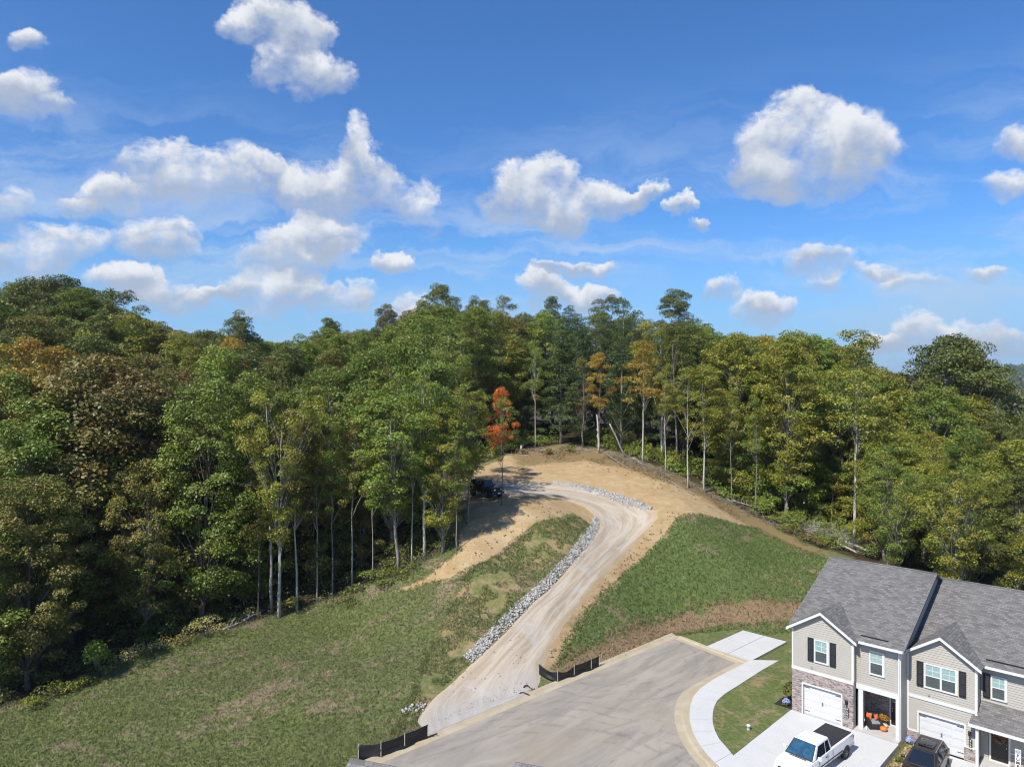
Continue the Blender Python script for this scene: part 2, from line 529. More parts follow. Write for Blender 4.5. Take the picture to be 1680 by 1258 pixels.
def mat_ground():
    m = bpy.data.materials.new('ground_soil_and_turf'); m.use_nodes = True
    T = NT(m.node_tree)
    o = T.n('ShaderNodeOutputMaterial'); b = T.n('ShaderNodeBsdfPrincipled')
    T.lk(b.outputs[0], o.inputs[0]); b.inputs['Roughness'].default_value = 0.95; b.inputs['Specular IOR Level'].default_value = 0.1
    g = T.n('ShaderNodeNewGeometry').outputs['Position']
    big = T.noise(g, 0.11, 5, 0.6, 0.6)
    mid = T.noise(g, 0.55, 7, 0.68, 0.5)
    fine = T.noise(g, 3.2, 6, 0.72)
    vfine = T.noise(g, 13, 5, 0.75)
    edge = T.math('ADD', T.math('MULTIPLY_ADD', mid, 2.6, -1.3), T.math('MULTIPLY_ADD', fine, 1.6, -0.8))

    def zone(name, wobble=1.0, soft=0.35):
        d = T.attr(name)                       # metres inside (+) the zone
        d = T.math('MULTIPLY_ADD', edge, wobble, d)
        return T.ramp(d, -soft, soft)
    turf, lush, dry = turf_colours(T, g)
    c = T.mix(zone('lush', 1.6, 0.5), turf, lush)
    bank = T.mix(T.ramp(T.math('ADD', T.math('MULTIPLY', mid, 0.6), T.math('MULTIPLY', vfine, 0.4)), 0.44, 0.58, 0, 0.9), turf, (0.38, 0.27, 0.14))
    c = T.mix(zone('bank', 1.0, 0.8), c, bank)
    straw = T.mix(T.ramp(vfine, 0.3, 0.7), (0.20, 0.135, 0.075), (0.36, 0.255, 0.155))
    straw = T.mix(T.ramp(mid, 0.55, 0.7, 0, 0.6), straw, (0.09, 0.11, 0.04))
    c = T.mix(zone('straw', 2.2, 0.6), c, straw)
    dirt = T.mix(T.ramp(mid, 0.3, 0.7), (0.42, 0.285, 0.14), (0.53, 0.40, 0.235))
    dirt = T.mix(T.ramp(big, 0.5, 0.72, 0, 0.5), dirt, (0.40, 0.245, 0.11))
    streak = T.noise(T.vmath('MULTIPLY', g, (0.35, 1.6, 1.6)), 1.3, 6, 0.68, 1.0)
    dirt = T.mix(T.ramp(streak, 0.5, 0.68, 0, 0.5), dirt, (0.31, 0.20, 0.10))
    dirt = T.mix(T.ramp(vfine, 0.45, 0.75, 0, 0.5), dirt, (0.33, 0.215, 0.11))
    dirt = T.mix(T.ramp(fine, 0.58, 0.75, 0, 0.4), dirt, (0.64, 0.53, 0.37))
    c = T.mix(zone('dirt', 0.8, 0.3), c, dirt)
    gully = T.mix(T.ramp(fine, 0.3, 0.7), (0.30, 0.17, 0.09), (0.2, 0.19, 0.08))
    c = T.mix(zone('scrub', 1.4, 0.7), c, gully)
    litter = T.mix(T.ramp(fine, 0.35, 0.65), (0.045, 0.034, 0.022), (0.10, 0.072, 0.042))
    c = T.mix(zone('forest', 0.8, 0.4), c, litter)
    c = T.mix(T.ramp(vfine, 0.3, 0.72, 0.0, 0.34), c, T.mix(0.68, c, (0.01, 0.012, 0.004)))
    T.lk(c, b.inputs['Base Color'])
    hgt = T.math('ADD', T.math('MULTIPLY', vfine, 0.6), T.math('MULTIPLY', fine, 1.0))
    bn = T.n('ShaderNodeBump'); bn.inputs['Strength'].default_value = 0.8; bn.inputs['Distance'].default_value = 0.14
    T.lk(hgt, bn.inputs['Height']); T.lk(bn.outputs[0], b.inputs['Normal'])
    return m


def mat_gravel_road():
    m = bpy.data.materials.new('gravel_road_surface'); m.use_nodes = True
    T = NT(m.node_tree)
    o = T.n('ShaderNodeOutputMaterial'); b = T.n('ShaderNodeBsdfPrincipled')
    T.lk(b.outputs[0], o.inputs[0]); b.inputs['Roughness'].default_value = 0.95; b.inputs['Specular IOR Level'].default_value = 0.15
    g = T.n('ShaderNodeNewGeometry').outputs['Position']
    ac, al = T.attr('across'), T.attr('along')
    tr = T.combine(T.math('MULTIPLY', ac, 7.0), T.math('MULTIPLY', al, 0.16), 0)
    n1 = T.noise(tr, 1.0, 7, 0.65, 0.8)
    tr2 = T.combine(T.math('MULTIPLY', ac, 22.0), T.math('MULTIPLY', al, 0.22), 4)
    n2 = T.noise(tr2, 1.0, 5, 0.65, 0.6)
    n3 = T.noise(g, 0.35, 5, 0.6, 0.5)
    vf = T.noise(g, 14, 5, 0.75)
    c = T.mix(T.ramp(n1, 0.33, 0.68), (0.37, 0.29, 0.20), (0.52, 0.45, 0.36))
    c = T.mix(T.ramp(n2, 0.56, 0.72, 0, 0.55), c, (0.34, 0.265, 0.185))
    c = T.mix(T.ramp(n3, 0.5, 0.72, 0, 0.7), c, (0.46, 0.435, 0.41))
    edge = T.math('ABSOLUTE', T.math('MULTIPLY_ADD', ac, 2.0, -1.0))
    edge = T.math('MULTIPLY_ADD', T.math('SUBTRACT', n3, 0.5), 0.7, edge)
    c = T.mix(T.ramp(edge, 0.78, 1.02, 0, 0.8), c, (0.47, 0.36, 0.225))
    c = T.mix(T.ramp(vf, 0.36, 0.72, 0, 0.3), c, (0.26, 0.22, 0.175))
    # loose grey stone by the street
    c = T.mix(T.ramp(T.math('MULTIPLY_ADD', n3, 6.0, al), 3.5, 9.5, 0.6, 0.0), c, T.mix(T.ramp(vf, 0.35, 0.65), (0.28, 0.28, 0.285), (0.48, 0.475, 0.47)))
    T.lk(c, b.inputs['Base Color'])
    bn = T.n('ShaderNodeBump'); bn.inputs['Strength'].default_value = 0.5; bn.inputs['Distance'].default_value = 0.06
    T.lk(T.math('ADD', vf, T.math('MULTIPLY', n2, 1.5)), bn.inputs['Height']); T.lk(bn.outputs[0], b.inputs['Normal'])
    return m


def mat_roof(name, swap=False, sc=1.0):
    m = bpy.data.materials.new(name); m.use_nodes = True
    T = NT(m.node_tree)
    o = T.n('ShaderNodeOutputMaterial'); b = T.n('ShaderNodeBsdfPrincipled')
    T.lk(b.outputs[0], o.inputs[0]); b.inputs['Roughness'].default_value = 0.9
    x, y, z = T.sep(T.n('ShaderNodeTexCoord').outputs['Object'])
    v = T.combine(y, x, 0) if swap else T.combine(x, y, 0)
    br = T.n('ShaderNodeTexBrick', offset=0.5, offset_frequency=2)
    T.lk(v, br.inputs['Vector'])
    br.inputs['Color1'].default_value = (0.10, 0.095, 0.089, 1)
    br.inputs['Color2'].default_value = (0.235, 0.222, 0.207, 1)
    br.inputs['Mortar'].default_value = (0.085, 0.08, 0.08, 1)
    br.inputs['Scale'].default_value = sc
    br.inputs['Mortar Size'].default_value = 0.012
    br.inputs['Mortar Smooth'].default_value = 0.4
    br.inputs['Bias'].default_value = 0.0
    br.inputs['Brick Width'].default_value = 0.34
    br.inputs['Row Height'].default_value = 0.135
    n = T.noise(v, 7, 5, 0.7)
    n2 = T.noise(v, 0.6, 4, 0.6)
    c = T.mix(T.ramp(n, 0.35, 0.68, 0, 0.55), br.outputs['Color'], (0.105, 0.098, 0.092))
    c = T.mix(T.ramp(n2, 0.4, 0.7, 0, 0.35), c, (0.165, 0.156, 0.146))
    T.lk(c, b.inputs['Base Color'])
    bn = T.n('ShaderNodeBump'); bn.inputs['Strength'].default_value = 0.5; bn.inputs['Distance'].default_value = 0.015
    T.lk(T.math('SUBTRACT', n, br.outputs['Fac']), bn.inputs['Height']); T.lk(bn.outputs[0], b.inputs['Normal'])
    return m


def mat_brick(name, swap=False):
    m = bpy.data.materials.new(name); m.use_nodes = True
    T = NT(m.node_tree)
    o = T.n('ShaderNodeOutputMaterial'); b = T.n('ShaderNodeBsdfPrincipled')
    T.lk(b.outputs[0], o.inputs[0]); b.inputs['Roughness'].default_value = 0.9
    x, y, z = T.sep(T.n('ShaderNodeTexCoord').outputs['Object'])
    v = T.combine(T.math('ADD', x, y), z, 0)
    br = T.n('ShaderNodeTexBrick', offset=0.5, offset_frequency=2)
    T.lk(v, br.inputs['Vector'])
    br.inputs['Color1'].default_value = (0.43, 0.33, 0.30, 1)
    br.inputs['Color2'].default_value = (0.06, 0.05, 0.052, 1)
    br.inputs['Mortar'].default_value = (0.42, 0.39, 0.37, 1)
    br.inputs['Scale'].default_value = 1.0
    br.inputs['Mortar Size'].default_value = 0.009
    br.inputs['Bias'].default_value = -0.05
    br.inputs['Brick Width'].default_value = 0.205
    br.inputs['Row Height'].default_value = 0.075
    n = T.noise(v, 3.1, 3, 0.6)
    c = T.mix(T.ramp(n, 0.5, 0.7, 0, 0.4), br.outputs['Color'], (0.46, 0.40, 0.37))
    T.lk(c, b.inputs['Base Color'])
    bn = T.n('ShaderNodeBump'); bn.inputs['Strength'].default_value = 0.6; bn.inputs['Distance'].default_value = 0.012; bn.invert = True
    T.lk(br.outputs['Fac'], bn.inputs['Height']); T.lk(bn.outputs[0], b.inputs['Normal'])
    return m


M_asphalt = mat_asphalt()
M_ground = mat_ground()
M_gravel = mat_gravel_road()
M_roof = mat_roof('shingles_main')
M_roof_x = mat_roof('shingles_cross', True)
M_brick = mat_brick('brick_mixed')


def mat_leaf(name, c1, c2, c3=None, trans=0.2, gain=1.0):
    """c1 dark leaf, c2 light leaf, c3 occasional turned leaf"""
    w = (1.24, 0.98, 0.80) if gain > 1 else (1, 1, 1)
    c1, c2 = tuple(x * gain * k for x, k in zip(c1, w)), tuple(x * gain * k for x, k in zip(c2, w))
    m = bpy.data.materials.new(name); m.use_nodes = True
    T = NT(m.node_tree)
    o = T.n('ShaderNodeOutputMaterial')
    d = T.n('ShaderNodeBsdfPrincipled'); d.inputs['Roughness'].default_value = 0.5; d.inputs['Specular IOR Level'].default_value = 0.42
    tr = T.n('ShaderNodeBsdfTranslucent')
    t = T.attr('tint')
    oi = T.n('ShaderNodeObjectInfo').outputs['Random']
    f = T.math('ADD', T.math('MULTIPLY_ADD', t, 1.25, -0.22), T.math('MULTIPLY_ADD', oi, 0.5, -0.18), clamp=True)
    c = T.mix(f, c1, c2)
    if c3:
        g = T.noise(T.n('ShaderNodeTexCoord').outputs['Object'], 0.28, 3, 0.6)
        k = T.math('MULTIPLY_ADD', t, 0.45, g)
        c = T.mix(T.ramp(k, 0.68, 0.95, 0, 0.85), c, c3)
    T.lk(c, d.inputs['Base Color'])
    T.lk(T.mix(0.35, c, tuple(min(1, x * 1.3) for x in c2)), tr.inputs['Color'])
    mx = T.n('ShaderNodeMixShader'); mx.inputs[0].default_value = trans
    T.lk(d.outputs[0], mx.inputs[1]); T.lk(tr.outputs[0], mx.inputs[2])
    T.lk(mx.outputs[0], o.inputs[0])
    return m


LEAF = {
    'dark': mat_leaf('leaves_dark_green', (0.034, 0.053, 0.014), (0.078, 0.106, 0.024), (0.10, 0.115, 0.03), gain=2.25),
    'mid': mat_leaf('leaves_mid_green', (0.042, 0.078, 0.014), (0.098, 0.150, 0.026), (0.16, 0.17, 0.03), gain=2.25),
    'bright': mat_leaf('leaves_bright_green', (0.050, 0.095, 0.016), (0.115, 0.180, 0.030), (0.2, 0.22, 0.035), gain=2.25),
    'lime': mat_leaf('leaves_yellow_green', (0.062, 0.092, 0.014), (0.140, 0.168, 0.026), (0.19, 0.165, 0.026), gain=2.25),
    'gold': mat_leaf('leaves_gold', (0.095, 0.090, 0.016), (0.200, 0.165, 0.028), (0.24, 0.125, 0.024), gain=2.25),
    'rust': mat_leaf('leaves_rusty', (0.046, 0.056, 0.016), (0.100, 0.104, 0.030), (0.16, 0.095, 0.03), gain=2.25),
    'orange': mat_leaf('leaves_orange', (0.19, 0.07, 0.018), (0.31, 0.135, 0.036), (0.28, 0.16, 0.035), gain=2.25),
    'ever': mat_leaf('needles_evergreen', (0.018, 0.036, 0.013), (0.042, 0.072, 0.022), None, 0.15, gain=2.25),
    'olive': mat_leaf('leaves_olive', (0.050, 0.060, 0.016), (0.110, 0.125, 0.030), (0.18, 0.125, 0.035), gain=2.25),
    'weed': mat_leaf('weeds_pale', (0.10, 0.13, 0.04), (0.22, 0.24, 0.09), (0.3, 0.26, 0.16), gain=2.25),
}


def mat_bark(name, c1, c2):
    m = bpy.data.materials.new(name); m.use_nodes = True
    T = NT(m.node_tree)
    o = T.n('ShaderNodeOutputMaterial'); b = T.n('ShaderNodeBsdfPrincipled')
    T.lk(b.outputs[0], o.inputs[0]); b.inputs['Roughness'].default_value = 0.9
    co = T.n('ShaderNodeTexCoord').outputs['Object']
    n = T.noise(T.vmath('MULTIPLY', co, (6, 6, 1.1)), 1.2, 6, 0.7, 0.5)
    T.lk(T.mix(T.ramp(n, 0.32, 0.68), c1, c2), b.inputs['Base Color'])
    bn = T.n('ShaderNodeBump'); bn.inputs['Strength'].default_value = 0.6; bn.inputs['Distance'].default_value = 0.04
    T.lk(n, bn.inputs['Height']); T.lk(bn.outputs[0], b.inputs['Normal'])
    return m


M_bark = mat_bark('bark_grey', (0.13, 0.115, 0.095), (0.34, 0.31, 0.27))
M_bark_pale = mat_bark('bark_pale', (0.30, 0.28, 0.24), (0.56, 0.53, 0.47))
M_bark_dark = mat_bark('bark_dark', (0.06, 0.05, 0.04), (0.16, 0.135, 0.11))
M_dead = mat_bark('dead_wood', (0.28, 0.25, 0.22), (0.50, 0.46, 0.41))
# ------------------------------------------------------------------ terrain
def PX(px, py, Y):
    """a point at distance Y along the line of sight through photo pixel (px, py)"""
    return ((px - CXP) / FPX * Y, Y, HC - (py - CYP) / FPX * Y)


def P0(px, py, z=0.0):
    """where the line of sight through a pixel meets the level plane z"""
    Y = FPX * (HC - z) / (py - CYP)
    return ((px - CXP) / FPX * Y, Y, z)


U = np.array([0.7145, -0.6996]); V = np.array([0.6996, 0.7145])   # along / behind the townhouse fronts
O1 = np.array([19.68, 49.9])                                      # front left corner of the end townhouse


def HW(u, v):
    p = O1 + U * u + V * v
    return float(p[0]), float(p[1])


ctrl = [P0(*p) for p in [(600, 1258), (730, 1203), (860, 1148), (980, 1098), (1105, 1045), (1222, 1085), (1113, 1188), (1156, 1258), (800, 1258), (1190, 1040), (1288, 1048), (1299, 1166), (1400, 1196), (1475, 1221)]]
ctrl += [PX(*p) for p in [
    (0, 1258, 45.5), (0, 1170, 53), (200, 1090, 60), (460, 1012, 68), (560, 985, 69), (650, 942, 70), (300, 1200, 49), (500, 1120, 54), (640, 1060, 58.5), (330, 1045, 64), (600, 1180, 49.3),
    (700, 1130, 52.0), (740, 1000, 61), (850, 930, 67), (940, 855, 75), (880, 850, 73), (760, 905, 68), (830, 860, 72), (760, 850, 74), (797, 820, 77),
    (760, 1150, 51.5), (850, 1060, 57.5), (900, 1000, 62), (960, 930, 68.5), (1020, 870, 77), (1050, 840, 81), (1000, 815, 84), (920, 800, 86), (850, 795, 87), (745, 805, 84),
    (930, 1080, 58), (960, 1030, 62), (1020, 980, 67), (1080, 920, 73), (1130, 845, 80), (1230, 860, 84), (1200, 940, 73), (1100, 1010, 67.5), (1200, 1000, 69), (1300, 980, 71), (1340, 915, 78), (1400, 900, 83), (1250, 900, 79),
    (1080, 780, 91), (960, 760, 98), (930, 735, 106), (850, 740, 104), (1060, 762, 97), (1160, 808, 90)]]
ctrl += [(-15, 140, 15), (10, 140, 15.5), (30, 135, 14), (50, 125, 9), (60, 110, 4.5), (70, 95, 1), (85, 120, 1), (45, 95, 4.5), (-40, 135, 11), (-60, 130, 12.5), (-85, 135, 17), (-110, 130, 17),
         (-60, 90, 3), (-45, 70, -2), (-60, 65, -3), (-30, 85, 4), (-20, 85, 8), (-50, 110, 7), (-8, 110, 12.8), (-50, 50, -3), (-40, 30, -3), (-20, 20, -1.5), (0, 20, -0.5), (20, 20, -0.8),
         (0, 175, 13), (-100, 175, 14), (80, 160, 0), (110, 90, -7), (-110, 80, -2), (-90, 40, -6), (70, 60, -3), (90, 30, -6),
         (*HW(0, 15.5), 0.6), (*HW(14, 15.5), -0.5), (*HW(20, 3), -1.5), (*HW(20, 18), -2)]
ctrl = np.array(ctrl)
CS = 40.0


def tps_k(r2):
    return 0.5 * r2 * np.log(np.maximum(r2, 1e-9))


def tps_fit(c, lam=0.0006):
    p = c[:, :2] / CS
    n = len(p)
    r2 = ((p[:, None] - p[None]) ** 2).sum(-1)
    A = np.zeros((n + 3, n + 3))
    A[:n, :n] = tps_k(r2) + lam * np.eye(n)
    A[:n, n] = 1; A[:n, n + 1:] = p
    A[n, :n] = 1; A[n + 1:, :n] = p.T
    b = np.zeros(n + 3); b[:n] = c[:, 2]
    return np.linalg.solve(A, b)


TW = tps_fit(ctrl)


def tps(x, y):
    p = ctrl[:, :2] / CS
    x = np.asarray(x, float) / CS; y = np.asarray(y, float) / CS
    sh = x.shape
    x = x.ravel(); y = y.ravel()
    z = TW[-3] + TW[-2] * x + TW[-1] * y
    for (cx, cy), w in zip(p, TW[:-3]):
        z = z + w * tps_k((x - cx) ** 2 + (y - cy) ** 2)
    return z.reshape(sh)


def sdist(x, y, poly):
    """signed distance to a polygon, positive inside"""
    x = np.asarray(x, float); y = np.asarray(y, float)
    poly = np.asarray(poly, float)[:, :2]
    d = np.full(x.shape, 1e18); ins = np.zeros(x.shape, bool)
    n = len(poly)
    for i in range(n):
        ax, ay = poly[i]; bx, by = poly[(i + 1) % n]
        ex, ey = bx - ax, by - ay
        wx, wy = x - ax, y - ay
        t = np.clip((wx * ex + wy * ey) / (ex * ex + ey * ey + 1e-12), 0, 1)
        d = np.minimum(d, (wx - t * ex) ** 2 + (wy - t * ey) ** 2)
        c = ((ay > y) != (by > y))
        xi = ax + (y - ay) / (by - ay + 1e-12) * ex
        ins ^= c & (x < xi)
    d = np.sqrt(d)
    return np.where(ins, d, -d)


def sstep(a, b, x):
    t = np.clip((x - a) / (b - a), 0, 1)
    return t * t * (3 - 2 * t)


KA = np.array(P0(1105, 1045)[:2]); KB = np.array(P0(600, 1258)[:2])
KD = (KA - KB) / np.linalg.norm(KA - KB)
KFAR = KB - KD * 40
FLAT = [tuple(KFAR), tuple(KA), P0(1214, 1033)[:2], P0(1292, 1049)[:2], HW(0.5, 12.5), HW(18, 12.5), HW(18, -40), tuple(KFAR + np.array([25, -25]))]


def vnoise(x, y, s, seed=0):
    """smooth value noise for gentle unevenness"""
    x = np.asarray(x) / s + seed * 17.3; y = np.asarray(y) / s - seed * 9.1
    xi, yi = np.floor(x), np.floor(y)
    fx, fy = x - xi, y - yi
    fx = fx * fx * (3 - 2 * fx); fy = fy * fy * (3 - 2 * fy)
    h = lambda a, b: np.modf(np.abs(np.sin(a * 127.1 + b * 311.7 + seed) * 43758.5453))[0]
    return (h(xi, yi) * (1 - fx) + h(xi + 1, yi) * fx) * (1 - fy) + (h(xi, yi + 1) * (1 - fx) + h(xi + 1, yi + 1) * fx) * fy - 0.5


def terr(x, y):
    x = np.asarray(x, float); y = np.asarray(y, float)
    near = tps(np.clip(x, -130, 120), np.clip(y, 5, 185))
    ex = np.maximum(np.maximum(-100 - x, x - 95), np.maximum(0 - y, y - 165))
    w = sstep(0, 160, ex)
    r = np.hypot(x, y)
    far = -22 + 7 * vnoise(x, y, 300, 3) + 0 * r
    far = far + 78 * np.exp(-(((x - 1500) / 620) ** 2 + ((y - 1950) / 420) ** 2)) * (1 + 0.25 * vnoise(x, y, 160, 5))
    far = far + 34 * np.exp(-(((x - 545) / 120) ** 2 + ((y - 690) / 130) ** 2))
    far = far + 85 * np.exp(-((y - 3600) / 900) ** 2) * (0.7 + 0.5 * vnoise(x, y, 900, 8))
    z = near * (1 - w) + far * w
    z = z + (0.22 * vnoise(x, y, 3.1, 1) + 0.35 * vnoise(x, y, 7.7, 2)) * sstep(400, 100, r)
    u = (x - O1[0]) * U[0] + (y - O1[1]) * U[1]
    plane = -0.07 - 0.45 * sstep(6.7, 7.1, u) - 0.05 * np.clip(u - 7, 0, 30)
    fl = sstep(-3.0, -0.1, sdist(x, y, FLAT))
    return z * (1 - fl) + plane * fl


def G(px, py, y0=26, y1=170):
    """first place where the line of sight through a photo pixel meets the ground"""
    Y = np.arange(y0, y1, 0.12)
    X = (px - CXP) / FPX * Y
    Z = HC - (py - CYP) / FPX * Y
    g = terr(X, Y)
    k = np.nonzero(g >= Z)[0]
    i = k[0] if len(k) else len(Y) - 1
    return (float(X[i]), float(Y[i]), float(g[i]))


def GL(pts):
    return [G(*p) for p in pts]


# zones of the ground, outlined on the terrain
FOREST_EDGE = [(-60, 1185), (0, 1163), (120, 1120), (200, 1082), (330, 1042), (460, 1006), (560, 975), (650, 937), (735, 906), (722, 868), (738, 800), (790, 760), (838, 742), (930, 727), (1010, 740), (1085, 768), (1160, 803), (1250, 852), (1340, 897), (1400, 915)]
edge_w = GL(FOREST_EDGE)
FOREST = [(-240, 20), (-70, 30)] + [p[:2] for p in edge_w] + [HW(2, 19), HW(10, 17.5), HW(30, 16), (200, 40), (8000, 60), (8000, 8000), (-8000, 8000), (-8000, 20)]
DIRT = [p[:2] for p in GL([(645, 974), (700, 948), (758, 903), (730, 862), (735, 790), (830, 748), (880, 745), (930, 740), (1010, 752), (1085, 783), (1160, 815), (1243, 862), (1215, 862), (1150, 844), (1116, 848), (1078, 892), (1034, 935), (998, 968), (962, 1006),
                           (930, 1050), (910, 1095), (880, 1110), (870, 1060), (930, 980), (975, 930), (968, 862), (942, 842), (900, 852), (870, 868), (835, 893), (800, 922), (740, 950)])]
BANK = [p[:2] for p in GL([(640, 1215), (700, 1080), (760, 950), (860, 880), (950, 850), (985, 870), (930, 935), (850, 1020), (770, 1100), (690, 1180)])]
STRAW = [p[:2] for p in GL([(895, 1108), (925, 1085), (985, 1050), (1070, 1022), (1140, 996), (1240, 982), (1340, 985), (1330, 1018), (1200, 1026), (1105, 1042), (985, 1095)])]
LUSH = [p[:2] for p in GL([(1120, 846), (1180, 848), (1245, 868), (1370, 925), (1330, 1030), (1200, 1042), (1100, 1045), (1000, 1095), (903, 1090), (924, 1045), (958, 1003), (994, 966), (1030, 932), (1084, 880)])]
SCRUB = [p[:2] for p in GL([(835, 742), (930, 728), (1010, 742), (1085, 770), (1160, 804), (1250, 854), (1350, 905), (1330, 915), (1240, 868), (1150, 815), (1070, 785), (960, 755), (850, 765)])]


def axis(lo, hi, step, far, g=1.16):
    a = list(np.arange(lo, hi + 1e-6, step))
    s, x = step, hi
    while x < far:
        s = min(s * g, 260); x += s; a.append(x)
    s, x = step, lo
    b = []
    while x > -far:
        s = min(s * g, 260); x -= s; b.append(x)
    return np.array(b[::-1] + a)


gx = axis(-62, 52, 0.45, 7000)
gy = axis(28, 112, 0.45, 7000)
GX, GY = np.meshgrid(gx, gy)
GZ = terr(GX, GY)
GZ = np.where(np.hypot(GX, GY) > 6000, GZ - 20, GZ)
ny, nx = GX.shape
verts = np.stack([GX.ravel(), GY.ravel(), GZ.ravel()], 1)
ii = np.arange(ny * nx).reshape(ny, nx)
faces = np.stack([ii[:-1, :-1], ii[:-1, 1:], ii[1:, 1:], ii[1:, :-1]], -1).reshape(-1, 4)


def zone_attrs(x, y):
    at = {}
    for nm, poly in (('dirt', DIRT), ('bank', BANK), ('straw', STRAW), ('lush', LUSH), ('scrub', SCRUB), ('forest', FOREST)):
        at[nm] = ('POINT', np.clip(sdist(x, y, poly), -6, 6))
    return at


at = zone_attrs(GX.ravel(), GY.ravel())
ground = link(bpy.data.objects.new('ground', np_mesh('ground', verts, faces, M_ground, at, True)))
tag(ground, 'mown grass slopes, bare tan earth and forest floor', kind='structure')

# ------------------------------------------------------------------ gravel road
ROAD = [((706, 1213), (868, 1147)), ((690, 1178), (881, 1122)), ((712, 1146), (887, 1098)), ((765, 1099), (900, 1068)), ((805, 1063), (918, 1035)), ((845, 1023), (940, 1000)),
        ((890, 977), (972, 962)), ((932, 935), (1005, 926)), ((965, 896), (1040, 890)), ((985, 864), (1072, 858)), ((976, 844), (1080, 843)), ((955, 829), (1050, 826)),
        ((925, 819), (995, 809)), ((890, 813), (935, 797)), ((850, 811), (880, 791)), ((800, 813), (800, 792)), ((742, 818), (742, 797))]


def resample(pts, n):
    p = np.array(pts, float)
    d = np.r_[0, np.cumsum(np.linalg.norm(np.diff(p[:, :2], axis=0), axis=1))]
    t = np.linspace(0, d[-1], n)
    return np.stack([np.interp(t, d, p[:, k]) for k in range(p.shape[1])], 1), t


def smooth_line(p, it=3):
    for _ in range(it):
        q = p.copy(); q[1:-1] = 0.25 * p[:-2] + 0.5 * p[1:-1] + 0.25 * p[2:]; p = q
    return p


NR, MR = 150, 15
L_, _ = resample([G(*a) for a, b in ROAD], NR)
Rr_, _ = resample([G(*b) for a, b in ROAD], NR)
# keep the pairing of the control rows
Lc = np.array([G(*a) for a, b in ROAD]); Rc = np.array([G(*b) for a, b in ROAD])
mid = (Lc + Rc) / 2
dm = np.r_[0, np.cumsum(np.linalg.norm(np.diff(mid[:, :2], axis=0), axis=1))]
tt = np.linspace(0, dm[-1], NR)
L_ = smooth_line(np.stack([np.interp(tt, dm, Lc[:, k]) for k in range(2)], 1), 5)
Rr_ = smooth_line(np.stack([np.interp(tt, dm, Rc[:, k]) for k in range(2)], 1), 5)
e0 = (L_[0] + Rr_[0] - L_[3] - Rr_[3]); e0 /= np.linalg.norm(e0)
kn = np.array([-KD[1], KD[0]])
for E_ in (L_, Rr_):
    E_[0] = KB + KD * ((E_[0] - KB) @ KD) + kn * 0.45          # the first row lies on the kerb top
    for i_ in (1, 2, 3):
        s_ = (E_[i_] - KB) @ kn
        if s_ < 0.45 + 0.1 * i_: E_[i_] += kn * (0.45 + 0.1 * i_ - s_)
ac = np.linspace(-0.03, 1.03, MR)
jl = 0.30 * vnoise(tt, tt * 0, 1.6, 4) + 0.35 * vnoise(tt, tt * 0, 0.5, 6)
jr = 0.45 * vnoise(tt, tt * 0, 1.9, 5) + 0.35 * vnoise(tt, tt * 0, 0.6, 7)
W_ = np.linalg.norm(Rr_ - L_, axis=1)
A_ = ac[None, :] * np.ones((NR, 1))
A_[:, 0] += jl / W_; A_[:, -1] += jr / W_
RX = L_[:, :1] + (Rr_[:, :1] - L_[:, :1]) * A_
RY = L_[:, 1:] + (Rr_[:, 1:] - L_[:, 1:]) * A_
ridge = 0.035 * np.cos(ac * 2 * np.pi * 2.0)[None, :]
RZ = np.maximum(terr(RX, RY), 0.012) + 0.075 + ridge
RZ[:, 0] -= 0.12; RZ[:, -1] -= 0.12
RZ[0, :] = 0.121; RZ[1:4, :] = np.maximum(RZ[1:4, :], 0.128)
jj = np.arange(NR * MR).reshape(NR, MR)
rf = np.stack([jj[:-1, :-1], jj[:-1, 1:], jj[1:, 1:], jj[1:, :-1]], -1).reshape(-1, 4)
rat = {'across': ('POINT', A_.ravel()), 'along': ('POINT', (tt[:, None] + 0 * A_).ravel())}
road = link(bpy.data.objects.new('gravel_road', np_mesh('gravel_road', np.stack([RX.ravel(), RY.ravel(), RZ.ravel()], 1), rf, M_gravel, rat, True)))
tag(road, 'pale gravel and dirt track climbing from the street to the clearing', kind='structure')

# ------------------------------------------------------------------ street, kerb, pavement, slabs
K3 = [P0(*p)[:2] for p in [(1213, 1087), (1186, 1101), (1161, 1114), (1140, 1125), (1123, 1137), (1115, 1149), (1112, 1161), (1111, 1174), (1113, 1188), (1117, 1202), (1123, 1216), (1139, 1240), (1156, 1258), (1180, 1283), (1225, 1325), (1290, 1380)]]
FARC = P0(1213, 1087)[:2]
st_poly = [tuple(KFAR), tuple(KA)] + K3 + [tuple(KFAR + np.array([26, -26]))]
mb = MB(); mb.add([(x, y, 0.0) for x, y in st_poly], [tuple(range(len(st_poly)))])
me = mb.mesh('street', M_asphalt)
bm = bmesh.new(); bm.from_mesh(me); bmesh.ops.triangulate(bm, faces=bm.faces)
for f in bm.faces:
    if f.normal.z < 0: f.normal_flip()
bm.to_mesh(me); bm.free()
street = link(bpy.data.objects.new('street', me))
tag(street, 'dusty grey asphalt street end with swirling tyre marks', kind='structure')


def offset_line(p, d):
    """shift an open line sideways (positive = left of travel)"""
    p = np.array(p, float)
    t = np.gradient(p, axis=0); t /= np.linalg.norm(t, axis=1)[:, None]
    return p + np.stack([-t[:, 1], t[:, 0]], 1) * d


